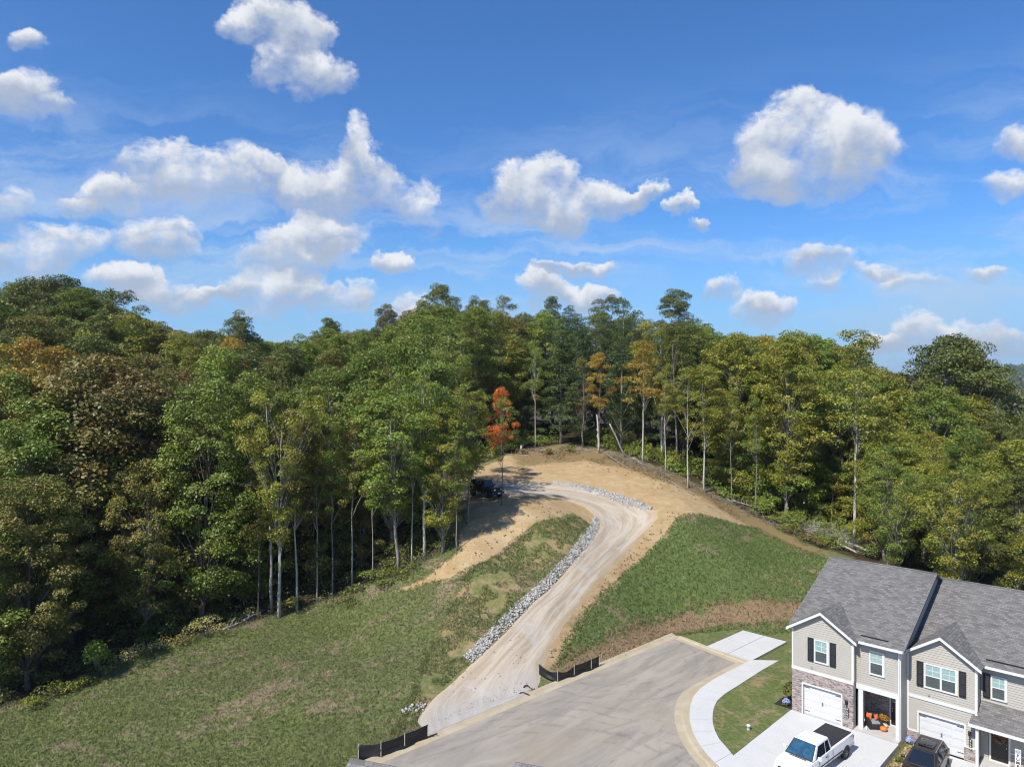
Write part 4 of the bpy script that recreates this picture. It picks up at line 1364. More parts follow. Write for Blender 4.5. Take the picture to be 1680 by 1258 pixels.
    number_plaque(root, lx + 0.03, 0.75, 1.42, -0.0 if porch == 'recess' else -0.02)
    if porch == 'recess':
        pb = 2.3
        MB().box(bay - 0.2, w, 0.0 + 0.03, pb + 0.2, -0.4, 0.13).build('porch_floor', M_porch, root)
        b = MB().box(bay, 5.62, pb, pb + 0.2, 0.13, zb - 0.02)
        b.build('porch_brick_wall', M_brick, root)
        MB().box(5.62, w - 0.04, pb + 0.03, pb + 0.2, 2.3, zb - 0.02).build('porch_lintel', M_siding, root)
        entry_door(root, 5.72, 6.62, 0.2, 2.2, pb + 0.05)
        MB().box(bay, w, rec + 0.02, pb, zb - 0.12, zb - 0.02).build('porch_ceiling', M_soffit, root)
        MB().box(bay + 0.03, w + 0.02, rec - 0.05, rec + 0.22, 2.72, zb + 0.02).build('porch_beam', M_white, root)
        each(root, 'porch_post', M_white, (bay + 0.16, bay + 0.44, rec - 0.03, rec + 0.22, 0.10, 2.72), (w - 0.27, w + 0.02, rec - 0.03, rec + 0.22, 0.10, 2.72))
        siding(MB(), rec + 0.25, pb, 0.13, zb, bay + 0.03, None, 'y', 1).build('porch_side_siding', M_siding, root)
        siding(MB(), rec + 0.22, D, -0.5, zb, w - 0.01, None, 'y', -1).build('porch_inner_siding', M_siding, root)
    else:
        pe = -0.55
        MB().box(bay + 0.03, w + 4, pe - 0.1, rec + 0.1, -0.5, 0.10).build('porch_floor', M_porch, root)
        s = MB(); siding(s, bay + 0.0, bay + 0.42, 0.1, 3.0, rec); siding(s, bay + 1.55, w + 3.0, 0.92, 3.2, rec)
        s.build('porch_siding', M_siding, root)
        MB().box(bay + 1.55, w + 3, rec - 0.06, rec + 0.05, 0.1, 0.86).build('porch_brick_base', M_brick, root)
        MB().box(bay + 1.56, w + 3, rec - 0.085, rec + 0.02, 0.86, 0.92).build('ledge', M_white, root)
        entry_door(root, bay + 0.55, bay + 1.45, 0.16, 2.2, rec, False)
        m = MB(); roof_plane(m, [(bay - 0.28, pe - 0.25, 2.72), (w + 4, pe - 0.25, 2.72), (w + 4, rec - 0.005, 3.62), (bay + 0.03, rec - 0.005, 3.62), (bay + 0.03, 0.12, 3.16), (bay - 0.28, -0.03, 2.92)], 0.09)
        pr = m.build('porch_roof', M_roof, root)
        MB().box(bay - 0.3, w + 4, pe - 0.30, pe - 0.253, 2.53, 2.71).box(bay - 0.305, bay - 0.281, pe - 0.25, -0.04, 2.56, 2.75).build('fascia', M_white, root)
        MB().box(bay + 0.03, w + 4, pe - 0.24, rec - 0.01, 2.54, 2.57).build('porch_ceiling', M_soffit, root)
        MB().box(bay + 0.05, bay + 0.2, pe - 0.1, pe + 0.06, 0.1, 2.54).build('porch_post', M_white, root)
    return root


H1 = townhouse('townhouse', 'end townhouse with brick garage front, single shuttered window and recessed porch', (*O1, 0.0), 6.8, 4.1, 0.5, 9.45, 1, 'recess')
H2 = townhouse('townhouse', 'lower townhouse with twin shuttered window, siding garage front and lean-to porch roof', (*HW(6.82, 1.85), -0.42), 9.6, 3.9, 1.0, 9.2, 2, 'shed', True)

# row house whose roof tip rises at the lower edge of the picture
NB = PX(574, 1243, 26.6)
nd = Vector((0.945, -0.326, 0)); nn = Vector((0.326, 0.945, 0))
near = tag(empty('row_house', (NB[0], NB[1], 0), math.atan2(nd.y, nd.x)), 'grey shingled row house roof peeping in at the bottom edge', 'house')
zr = NB[2]
for (xa, xb, za) in ((0.0, 6.4, zr), (6.53, 13.5, zr + 0.97)):
    m = MB()
    roof_plane(m, [(xa, -6.0, za - 3.9), (xb, -6.0, za - 3.9), (xb, 0, za), (xa, 0, za)]); roof_plane(m, [(xb, 6.0, za - 3.9), (xa, 6.0, za - 3.9), (xa, 0, za), (xb, 0, za)])
    r_ = m.build('roof', M_roof, near)
    MB().tube([(xa, 0, za - 0.03), (xb, 0, za - 0.03)], 0.06, 6).build('ridge_cap', M_roof, r_)
    MB().prism([(xa + 0.3, -5.7, -0.7), (xa + 0.3, 5.7, -0.7), (xa + 0.3, 5.7, za - 4.0), (xa + 0.3, 0, za - 0.25), (xa + 0.3, -5.7, za - 4.0)], (xb - xa - 0.35, 0, 0)).build('wall', M_siding, near)

# ------------------------------------------------------------------ porch things
def place(o, u, v, z, rz=0.0):
    x, y = HW(u, v)
    o.location = (x, y, z); o.rotation_euler = (0, 0, ANG + rz)
    return o


M_wicker = pmat('dark_wicker', (0.022, 0.02, 0.019), 0.7, var=0.4, vscale=30, bump=0.8, bscale=45)
M_cush = pmat('grey_cushion', (0.22, 0.25, 0.28), 0.9, var=0.1, bump=0.2)
M_orange_cloth = pmat('orange_cloth', (0.68, 0.13, 0.035), 0.9, var=0.12, bump=0.2)
M_pumpkin = pmat('pumpkin_skin', (0.72, 0.20, 0.03), 0.55, var=0.2, vscale=5)
ch = tag(place(empty('porch_chair'), 4.98, 1.25, 0.13, math.radians(38)), 'black wicker armchair with grey seat cushion on the porch', 'chair')
MB().box(-0.40, 0.40, -0.40, 0.38, 0.03, 0.34).build('base', M_wicker, ch, 0.02)
MB().box(-0.42, 0.42, 0.32, 0.44, 0.03, 0.80).build('backrest', M_wicker, ch, 0.03)
for s in (-1, 1):
    MB().box(s * 0.36 - 0.06, s * 0.36 + 0.06, -0.42, 0.33, 0.03, 0.60).build('armrest', M_wicker, ch, 0.025)
MB().box(-0.29, 0.29, -0.38, 0.30, 0.345, 0.47).build('cushion', M_cush, ch, 0.04)
for (du, dv, rz, nm) in ((0.12, 0.12, 0.5, 'orange cushion leaning on the chair back nearer the door'), (-0.32, -0.02, -0.5, 'red orange cushion at the arm of the chair beside the post')):
    m = MB()
    n = 9
    vs, fs = [], []
    for i in range(n):
        for j in range(n):
            a, b = i / (n - 1) * 2 - 1, j / (n - 1) * 2 - 1
            th = 0.085 * (1 - abs(a) ** 2.4) * (1 - abs(b) ** 2.4)
            k = 0.18 * (1 - 0.07 * (1 - abs(a * b)))
            vs += [(a * k, th, b * k), (a * k, -th, b * k)]
    for i in range(n - 1):
        for j in range(n - 1):
            p = [2 * (i * n + j), 2 * ((i + 1) * n + j), 2 * ((i + 1) * n + j + 1), 2 * (i * n + j + 1)]
            fs += [tuple(p), tuple(q + 1 for q in p[::-1])]
    m.add(vs, fs, True)
    o = m.build('throw_cushion', M_orange_cloth)
    tag(place(o, 4.98 + du, 1.25 + dv, 0.80, math.radians(38) + rz), nm, 'cushion')
    o.rotation_euler[0] = -0.35


def pumpkin(name, u, v, z, r, mat, label):
    root = tag(place(empty(name), u, v, z), label, 'pumpkin')
    m = MB(); nseg, nr = 40, 14
    vs, fs = [], []
    for i in range(nr + 1):
        ph = math.pi * i / nr
        for k in range(nseg):
            t = 2 * math.pi * k / nseg
            rr = r * math.sin(ph) * (1 + 0.07 * abs(math.cos(4.5 * t)))
            zz = r * 0.82 * (math.cos(ph) - 0.16 * math.exp(-(math.sin(ph) / 0.3) ** 2) * (1 if ph < 1.57 else -1))
            vs.append((rr * math.cos(t), rr * math.sin(t), zz + r * 0.72))
    for i in range(nr):
        for k in range(nseg):
            fs.append((i * nseg + k, (i + 1) * nseg + k, (i + 1) * nseg + (k + 1) % nseg, i * nseg + (k + 1) % nseg))
    m.add(vs, fs, True).build('body', mat, root)
    MB().tube([(0, 0, r * 1.35), (0.01, 0.01, r * 1.6), (0.05, 0.02, r * 1.78)], [0.035, 0.025, 0.02], 6).build('stem', pmat('pumpkin_stem', (0.16, 0.14, 0.05), 0.8), root)
    return root


pumpkin('pumpkin', 5.62, 1.12, 0.13, 0.22, M_pumpkin, 'large orange pumpkin on the porch floor')
pumpkin('pumpkin', 5.52, 1.72, 0.13, 0.18, pmat('white_pumpkin', (0.62, 0.60, 0.54), 0.6, col2=(0.3, 0.33, 0.28), vscale=9), 'pale striped pumpkin between flower pot and door')


def leaf_cloud(n, cen, rad, size, rg, up=0.5, squash=0.8):
    """n leaf quads on the upper outside of an ellipsoid"""
    d = rg.standard_normal((n, 3)); d /= np.linalg.norm(d, axis=1)[:, None]
    d[:, 2] = np.where(d[:, 2] < -0.35, -d[:, 2], d[:, 2])
    p = np.array(cen) + d * np.array(rad) * (0.72 + 0.3 * rg.random((n, 1)))
    nr = d * 0.7 + np.array([0, 0, up]) + 0.6 * rg.standard_normal((n, 3))
    return leaf_quads(p, nr, size * (0.7 + 0.6 * rg.random(n)), rg)


def leaf_quads(p, nr, size, rg):
    n = len(p)
    nr = nr / np.linalg.norm(nr, axis=1)[:, None]
    r = rg.standard_normal((n, 3))
    a = np.cross(nr, r); a /= np.linalg.norm(a, axis=1)[:, None] + 1e-9
    b = np.cross(nr, a)
    s = size[:, None]
    v0 = p - a * s * 0.5
    v1 = p + b * s * 0.34 + nr * s * 0.10
    v2 = p + a * s * 0.55 - nr * s * 0.06
    v3 = p - b * s * 0.34 + nr * s * 0.10
    return np.stack([v0, v1, v2, v3], 1)


def leaf_mesh(name, quads, mat, rg, tint=None):
    n = len(quads)
    f = np.arange(n * 4).reshape(n, 4)
    t = rg.random(n) if tint is None else tint
    return np_mesh(name, quads.reshape(-1, 3), f, mat, {'tint': ('FACE', t)})


M_petal_rust = mat_leaf('mum_flowers', (0.35, 0.11, 0.02), (0.62, 0.36, 0.04), (0.15, 0.03, 0.02))
M_petal_blue = mat_leaf('blue_flowers', (0.22, 0.30, 0.62), (0.52, 0.60, 0.86))
rg = np.random.default_rng(5)
pt = tag(place(empty('flower_pot'), 5.38, 1.95, 0.13), 'dark pot of rust and yellow flowers by the porch wall', 'flower pot')
MB().lathe([(0.0, 0.0), (0.15, 0.0), (0.2, 0.33), (0.215, 0.35), (0.19, 0.36), (0.17, 0.32), (0, 0.31)], 16).build('pot', pmat('pot_black', (0.02, 0.02, 0.022), 0.5), pt)
link(bpy.data.objects.new('flowers', leaf_mesh('flowers', leaf_cloud(420, (0, 0, 0.52), (0.30, 0.30, 0.24), 0.09, rg), M_petal_rust, rg)), pt)
fig = MB().lathe([(0, 0.0), (0.07, 0.0), (0.085, 0.07), (0.05, 0.13), (0.055, 0.18), (0.03, 0.23), (0, 0.24)], 12)
tag(place(fig.build('figurine', M_white), 4.75, 0.52, 0.13), 'small white figurine at the porch edge by the post', 'figurine')
for (u, v, z, nm, lab) in ((-0.55, 0.35, 0.1, 'blue_flowers', 'pale blue flowers at the brick corner beside the lawn'), (7.02, 1.55, -0.42, 'blue_flowers', 'pale blue flowers between the two townhouses by the dark car')):
    fl = tag(place(empty(nm), u, v, z), lab, 'flowers')
    link(bpy.data.objects.new('blooms', leaf_mesh('blooms', leaf_cloud(170, (0, 0, 0.30), (0.26, 0.24, 0.2), 0.10, rg), M_petal_blue, rg)), fl)
    link(bpy.data.objects.new('leaves', leaf_mesh('leaves', leaf_cloud(120, (0, 0, 0.14), (0.28, 0.26, 0.13), 0.10, rg), LEAF['dark'], rg)), fl)
MB().box(-1.3, -0.08, 0.0, 1.6, 0.03, 0.112).build('mulch_bed', pmat('dark_mulch', (0.03, 0.024, 0.018), 0.95, var=0.5, vscale=20, bump=0.8), None)
mbed = bpy.data.objects['mulch_bed']; mbed.location = (*O1, 0.0); mbed.rotation_euler = (0, 0, ANG); tag(mbed, 'dark mulch strip at the brick corner', kind='structure')
sh = tag(place(empty('shrub'), -0.55, 1.1, 0.1), 'dark glossy shrub against the brick corner of the end townhouse', 'shrub')
link(bpy.data.objects.new('foliage', leaf_mesh('foliage', leaf_cloud(900, (0, 0, 0.75), (0.55, 0.6, 0.7), 0.13, rg), LEAF['dark'], rg)), sh)
MB().tube([(0, 0, 0), (0, 0.05, 0.7)], [0.05, 0.02], 6).build('stem', M_bark_dark, sh)
# bed between the two drives
bed = MB().box(6.86, 7.62, -9.5, 1.8, -0.9, -0.40).build('straw_bed', M_mulch)
bed.location = (*O1, 0); bed.rotation_euler = (0, 0, ANG); tag(bed, 'straw covered bed between the two driveways', kind='structure')
q_ = []
n = 1500
uu = 6.9 + 0.68 * rg.random(n); vv = -9 + 10.7 * rg.random(n)
pp = np.stack([O1[0] + U[0] * uu + V[0] * vv, O1[1] + U[1] * uu + V[1] * vv, -0.385 + 0.06 * rg.random(n)], 1)
sq = leaf_quads(pp, np.array([[0, 0, 1.0]]) + 0.4 * rg.standard_normal((n, 3)), 0.14 * np.ones(n), rg)
tag(link(bpy.data.objects.new('straw', leaf_mesh('straw', sq, mat_leaf('straw', (0.30, 0.21, 0.10), (0.62, 0.5, 0.29)), rg))), 'loose straw on the bed between the driveways', 'straw', kind='stuff')
for i, (u, v) in enumerate(((7.25, -1.3), (7.15, -3.4))):
    p_ = tag(place(empty('bed_plant'), u, v, -0.41), ['small dark leafy plant in the straw bed nearer the houses', 'small dark leafy plant in the straw bed at the picture edge'][i], 'plant', 'plants in the straw bed')
    link(bpy.data.objects.new('leaves', leaf_mesh('leaves', leaf_cloud(160, (0, 0, 0.16), (0.26, 0.24, 0.2), 0.10, rg), LEAF['dark'], rg)), p_)
    MB().tube([(0, 0, 0), (0, 0, 0.2)], 0.015, 5).build('stem', M_bark_dark, p_)

# wreath and tall sign at the second door
wr = tag(place(empty('door_wreath'), 6.82 + 3.9 + 1.0, 1.85 + 1.0 - 0.09, -0.42 + 1.62), 'round autumn wreath hanging on the black door', 'wreath')
t_ = np.linspace(0, 2 * np.pi, 300)
wp = np.stack([0.24 * np.cos(t_), 0 * t_, 0.24 * np.sin(t_)], 1) + 0.05 * rg.standard_normal((300, 3)) * np.array([1, 0.4, 1])
link(bpy.data.objects.new('leaves', leaf_mesh('leaves', leaf_quads(wp, np.array([[0, -1.0, 0]]) + 0.7 * rg.standard_normal((300, 3)), 0.10 * np.ones(300), rg), mat_leaf('wreath_leaves', (0.16, 0.03, 0.02), (0.42, 0.13, 0.05), (0.4, 0.28, 0.08)), rg)), wr)
MB().tube([(0.22 * math.cos(a), 0.02, 0.22 * math.sin(a)) for a in np.linspace(0, 6.28, 25)], 0.03, 6).build('ring', M_bark_dark, wr)
sg = tag(place(empty('porch_sign'), 6.82 + 3.9 + 2.15, 1.85 - 0.45, -0.32), 'tall white porch sign lettered downwards beside the post', 'sign')
sgn = Vector((0, 0, 0))
MB().box(-0.15, 0.15, -0.02, 0.02, 0.0, 1.75).build('board', M_white, sg, 0.006)
MB().box(-0.13, 0.13, -0.026, -0.021, 1.50, 1.72).build('top_picture', pmat('sign_blue', (0.22, 0.26, 0.36), 0.6, col2=(0.5, 0.5, 0.55), vscale=18), sg)
for i, chx in enumerate('PUMPKIN'):
    cu = bpy.data.curves.new('letter', 'FONT'); cu.body = chx; cu.size = 0.24; cu.align_x = 'CENTER'; cu.align_y = 'CENTER'; cu.extrude = 0.003; cu.resolution_u = 3; cu.offset = 0.006
    tmp = bpy.data.objects.new('letter_curve', cu)
    COL.objects.link(tmp)
    dg = bpy.context.evaluated_depsgraph_get()
    me = bpy.data.meshes.new_from_object(tmp.evaluated_get(dg))
    COL.objects.unlink(tmp); bpy.data.objects.remove(tmp)
    me.materials.clear(); me.materials.append(pmat('letter_black', (0.02, 0.02, 0.02), 0.6))
    o = link(bpy.data.objects.new('letter', me), sg)
    o.location = (0, -0.025, 1.37 - i * 0.205); o.rotation_euler = (math.radians(90), 0, 0)

# ------------------------------------------------------------------ vehicles
M_wpaint = pmat('white_car_paint', (0.70, 0.70, 0.705), 0.25, var=0.02, coat=0.6)
M_dpaint = pmat('dark_car_paint', (0.016, 0.011, 0.010), 0.3, coat=0.25)
M_jpaint = pmat('black_car_paint', (0.010, 0.010, 0.012), 0.3, coat=0.5)
M_glass = pmat('car_glass', (0.012, 0.016, 0.022), 0.04, spec=0.8)
M_shade = pmat('windscreen_blue', (0.018, 0.06, 0.11), 0.06, col2=(0.035, 0.10, 0.17), vscale=4, spec=0.8)
M_plastic = pmat('black_plastic', (0.02, 0.02, 0.021), 0.65, var=0.2)
M_tonneau = pmat('tonneau_vinyl', (0.022, 0.022, 0.026), 0.6, var=0.15)
M_lamp_r = pmat('tail_lamp', (0.35, 0.015, 0.012), 0.2)
M_lamp_w = pmat('head_lamp', (0.75, 0.77, 0.8), 0.12)


def loft(secs, mat, name, root):
    """car body: sections along y, each (y, half width, z bottom, z top, roundness)"""
    vs, fs = [], []
    k = 12
    for (y, w, z0, z1, r) in secs:
        h = z1 - z0
        half = [(w * 0.82, z0), (w * 0.96, z0 + h * 0.12), (w, z0 + h * 0.42), (w * 0.985, z0 + h * 0.74), (w * (1 - 0.3 * r), z1 - 0.06 * r * 2), (w * (1 - 1.1 * r), z1)]
        ring = half + [(-x, z) for x, z in half[::-1]]
        vs += [(x, y, z) for x, z in ring]
    for i in range(len(secs) - 1):
        for j in range(k):
            fs.append((i * k + j, (i + 1) * k + j, (i + 1) * k + (j + 1) % k, i * k + (j + 1) % k))
    fs.append(tuple(range(k))); fs.append(tuple((len(secs) - 1) * k + j for j in range(k - 1, -1, -1)))
    m = MB(); m.add(vs, fs, True)
    o = m.build(name, mat, root)
    bm = bmesh.new(); bm.from_mesh(o.data); bmesh.ops.recalc_face_normals(bm, faces=bm.faces)
    for e in bm.edges:
        if e.calc_face_angle(0) > 0.9: e.smooth = False
    bm.to_mesh(o.data); bm.free()
    return o


def cabin(root, body, wb, y0b, y1b, zb, wt, y0t, y1t, zt, paint, side_spans, wind_mat, crown=0.05, rear=True, name='cab'):
    """greenhouse hull between a base rectangle and a roof rectangle; panes lie 6 mm proud of it. y1 is the windscreen end"""
    B = [Vector((-wb, y0b, zb)), Vector((wb, y0b, zb)), Vector((wb, y1b, zb)), Vector((-wb, y1b, zb))]
    Tt = [Vector((-wt, y0t, zt)), Vector((wt, y0t, zt)), Vector((wt, y1t, zt - 0.02)), Vector((-wt, y1t, zt - 0.02))]
    m = MB()
    nx_, ny_ = 6, 6
    m.add(B + Tt, [(0, 3, 2, 1), (0, 1, 5, 4), (1, 2, 6, 5), (2, 3, 7, 6), (3, 0, 4, 7), (4, 5, 6, 7)])
    me = m.mesh(name, paint)
    bm = bmesh.new(); bm.from_mesh(me)
    topf = [f for f in bm.faces if f.normal.z > 0.9]
    r = bmesh.ops.poke(bm, faces=topf)
    for v in r['verts']: v.co.z += crown
    bmesh.ops.bevel(bm, geom=[e for e in bm.edges if e.calc_face_angle(0) > 0.25], offset=0.07, segments=3, affect='EDGES', profile=0.6, clamp_overlap=True)
    for f in bm.faces: f.smooth = True
    bm.to_mesh(me); bm.free()
    c = link(bpy.data.objects.new(name, me), root)

    def pane(a, b, c_, d, s0, s1, t0, t1, mat, nm):
        bl = lambda s, t: (a * (1 - s) * (1 - t) + b * s * (1 - t) + c_ * s * t + d * (1 - s) * t)
        n = (b - a).cross(d - a).normalized()
        pts = [bl(s0, t0), bl(s1, t0), bl(s1, t1), bl(s0, t1)]
        cen = sum(pts, Vector()) / 4
        if n.dot(cen - Vector((0, (y0b + y1b) / 2, zb))) < 0: n = -n
        mm = MB().prism([tuple(p + n * 0.008) for p in pts], tuple(-n * 0.006))
        return mm.build(nm, mat, c)
    pane(B[3], B[2], Tt[2], Tt[3], 0.03, 0.97, 0.02, 0.96, M_plastic, 'windscreen_seal').location = (0, -0.004, -0.004)
    pane(B[3], B[2], Tt[2], Tt[3], 0.07, 0.93, 0.08, 0.92, wind_mat, 'windscreen')
    for xs in (-0.45, 0.1):
        wa = B[3].lerp(B[2], 0.5 + xs * 0.5); wb2 = wa.lerp(Tt[2] * 0.5 + Tt[3] * 0.5, 0.35)
        nn_ = Vector((0, 0.02, 0.02))
        MB().tube([tuple(wa + nn_), tuple(wb2 + nn_ + Vector((0.25, 0, 0)))], 0.012, 5).build('wiper', M_plastic, c)
    if rear: pane(B[1], B[0], Tt[0], Tt[1], 0.08, 0.92, 0.15, 0.9, M_glass, 'rear_window')
    for (s0, s1) in side_spans:
        pane(B[1], B[2], Tt[2], Tt[1], s0, s1, 0.08, 0.86, M_glass, 'side_window')
        pane(B[0], B[3], Tt[3], Tt[0], s0, s1, 0.08, 0.86, M_glass, 'side_window')
    return c


def wheel(root, x, y, r, w, rim=M_chrome, name='wheel'):
    s = 1 if x > 0 else -1
    wn_ = empty(name, (x, y, r), 0, root)
    t = MB()
    prof_ = [(0.62 * r, -w / 2), (0.9 * r, -w / 2), (r, -w / 2 + 0.04), (r, w / 2 - 0.04), (0.9 * r, w / 2), (0.62 * r, w / 2)]
    n = 22
    vs, fs = [], []
    for (rr, xx) in prof_:
        for k in range(n): vs.append((xx, rr * math.cos(6.2832 * k / n), rr * math.sin(6.2832 * k / n)))
    for i in range(len(prof_) - 1):
        for k in range(n): fs.append((i * n + k, i * n + (k + 1) % n, (i + 1) * n + (k + 1) % n, (i + 1) * n + k))
    t.add(vs, fs, True).build('tyre', M_rubber, wn_)
    rm = MB()
    xo = s * (w / 2 - 0.05)
    rm.xcyl(xo - 0.02, xo, 0, 0, 0.2 * r, 12)
    for k in range(5):
        a = 6.2832 * k / 5
        ca, sa = math.cos(a), math.sin(a)
        rm.tube([(xo, 0.15 * r * ca, 0.15 * r * sa), (xo, 0.62 * r * ca, 0.62 * r * sa)], 0.085 * r, 5)
    ring = [(xo, 0.63 * r * math.cos(6.2832 * k / 20), 0.63 * r * math.sin(6.2832 * k / 20)) for k in range(21)]
    rm.tube(ring, 0.03, 5)
    rm.build('rim', rim, wn_)
    MB().xcyl(-0.02, 0.02, 0, 0, 0.6 * r, 16).build('brake_disc', M_plastic, wn_)
    return wn_


def arches(root, xs, ys, r):
    for y in ys:
        for x in xs:
            m = MB()
            pts = [(x, y + (r + 0.07) * math.cos(a), r + (r + 0.07) * math.sin(a)) for a in np.linspace(0, math.pi, 13)]
            s = 1 if x > 0 else -1
            m.prism([(x - s * 0.05, p[1], p[2]) for p in pts], (s * 0.062, 0, 0))
            m.build('wheel_arch', M_plastic, root)


# white pickup, front towards the street
tu, tv = 4.02, -6.0
pk = tag(place(empty('pickup_truck'), tu, tv, 0.09, math.pi + math.radians(-4.5)), 'white pickup truck with black bed cover and blue sunshade on the driveway', 'pickup truck')
bd = loft([(-3.02, 0.86, 0.52, 1.16, .08), (-2.96, 0.93, 0.45, 1.24, .08), (-2.0, 0.95, 0.42, 1.25, .07), (-0.05, 0.95, 0.42, 1.25, .07), (0.9, 0.95, 0.42, 1.22, .10), (1.9, 0.95, 0.42, 1.2, .14), (3.1, 0.93, 0.42, 1.14, .17), (3.45, 0.88, 0.45, 1.05, .2), (3.55, 0.8, 0.52, 0.9, .2)], M_wpaint, 'body', pk)
MB().box(-0.80, 0.80, -2.9, -0.22, 1.23, 1.30).build('bed_cover', M_tonneau, pk, 0.025)
cabin(pk, bd, 0.89, -0.15, 2.25, 1.2, 0.70, 0.0, 1.42, 1.90, M_wpaint, [(0.10, 0.34), (0.38, 0.86)], M_shade)
MB().box(-0.9, 0.9, -3.16, -3.0, 0.46, 0.66).build('bumper', M_chrome, pk, 0.03)
MB().box(-0.92, 0.92, 3.5, 3.66, 0.42, 0.66).build('bumper', M_chrome, pk, 0.03)
MB().box(-0.55, 0.55, 3.53, 3.58, 0.7, 0.95).build('grille', M_plastic, pk)
for s in (-1, 1):
    MB().box(s * 0.86 - 0.06, s * 0.86 + 0.06, -3.03, -2.9, 0.8, 1.12).build('tail_lamp', M_lamp_r, pk, 0.01)
    MB().box(s * 0.70 - 0.12, s * 0.70 + 0.12, 3.46, 3.57, 0.74, 0.95).build('head_lamp', M_lamp_w, pk, 0.02)
    mr = MB().box(s * 1.06 - 0.11, s * 1.06 + 0.11, 1.72, 1.84, 1.2, 1.42).box(min(s * 0.9, s * 1.0), max(s * 0.9, s * 1.0), 1.76, 1.8, 1.22, 1.26)
    mr.build('mirror', M_wpaint, pk, 0.02)
    MB().box(s * 0.955 - 0.012, s * 0.955 + 0.012, 0.62, 0.8, 1.02, 1.06).build('door_handle', M_plastic, pk)
    for yy in (-1.92, 2.55): wheel(pk, s * 0.84, yy, 0.39, 0.27)
for s in (-1, 1):
    for yy in (-0.12, 0.52, 1.62):
        MB().box(s * 0.948 - 0.006, s * 0.948 + 0.006, yy - 0.01, yy + 0.01, 0.52, 1.16).build('panel_seam', M_plastic, pk)
    MB().box(s * 0.955 - 0.01, s * 0.955 + 0.01, -1.4, 2.0, 0.68, 0.74).build('side_trim', M_plastic, pk)
MB().box(-0.5, 0.5, 2.3, 2.33, 1.205, 1.225).build('cowl_grille', M_plastic, pk)
arches(pk, (-0.94, 0.94), (-1.92, 2.55), 0.39)

# dark crossover facing the street
sv = tag(place(empty('parked_car'), 8.78, -1.72, -0.40, math.pi + math.radians(2)), 'dark brown crossover car with silver roof rails before the second garage', 'car')
bd = loft([(-2.28, 0.74, 0.42, 0.95, .1), (-2.2, 0.86, 0.32, 1.06, .1), (-1.4, 0.92, 0.28, 1.08, .1), (0.8, 0.92, 0.28, 1.04, .1), (1.3, 0.92, 0.28, 1.0, .16), (1.95, 0.88, 0.30, 0.90, .22), (2.2, 0.76, 0.36, 0.78, .25), (2.28, 0.6, 0.42, 0.66, .25)], M_dpaint, 'body', sv)
cabin(sv, bd, 0.86, -2.2, 1.3, 1.0, 0.62, -1.72, 0.35, 1.62, M_dpaint, [(0.06, 0.24), (0.27, 0.52), (0.55, 0.80)], M_glass, 0.04)
MB().box(-0.42, 0.42, -1.1, -0.1, 1.655, 1.672).build('sunroof', M_glass, sv, 0.006)
for s in (-1, 1):
    MB().tube([(s * 0.60, -1.6, 1.63), (s * 0.61, -1.45, 1.675), (s * 0.61, 0.0, 1.67), (s * 0.60, 0.2, 1.62)], 0.018, 6).build('roof_rail', M_chrome, sv)
    MB().box(s * 1.0 - 0.1, s * 1.0 + 0.1, 0.78, 0.92, 1.02, 1.17).build('mirror', M_dpaint, sv, 0.03)
    MB().box(s * 0.66 - 0.16, s * 0.66 + 0.16, 2.06, 2.2, 0.68, 0.8).build('head_lamp', M_lamp_w, sv, 0.02)
    MB().box(s * 0.74 - 0.1, s * 0.74 + 0.1, -2.3, -2.14, 0.82, 1.0).build('tail_lamp', M_lamp_r, sv, 0.02)
    for yy in (-1.38, 1.35): wheel(sv, s * 0.82, yy, 0.35, 0.24)
arches(sv, (-0.905, 0.905), (-1.38, 1.35), 0.35)
MB().box(-0.5, 0.5, 2.22, 2.3, 0.4, 0.62).build('grille', M_plastic, sv, 0.01)

# black off-roader under the trees at the end of the track
jx, jy, jz = G(797, 820)
jy += 0.9
jp = tag(empty('off_road_car', (jx, jy, float(terr(jx, jy)) + 0.1), math.radians(-133)), 'black boxy off-road car in the shade at the end of the gravel track', 'car')
MB().box(-0.78, 0.78, -1.9, 0.45, 0.55, 1.15).build('body', M_jpaint, jp, 0.05)
MB().box(-0.68, 0.68, 0.45, 1.75, 0.62, 1.16).build('hood', M_jpaint, jp, 0.06)
MB().box(-0.62, 0.62, 1.75, 1.81, 0.66, 1.12).build('grille', M_plastic, jp)
cabin(jp, None, 0.76, -1.88, 0.55, 1.14, 0.66, -1.78, 0.25, 1.84, M_jpaint, [(0.08, 0.34), (0.40, 0.64), (0.69, 0.92)], M_glass, 0.03)
MB().box(-0.85, 0.85, 1.82, 2.0, 0.5, 0.72).build('bumper', M_plastic, jp, 0.02)
MB().box(-0.2, 0.2, 2.001, 2.015, 0.5, 0.68).build('licence_plate', M_white, jp)
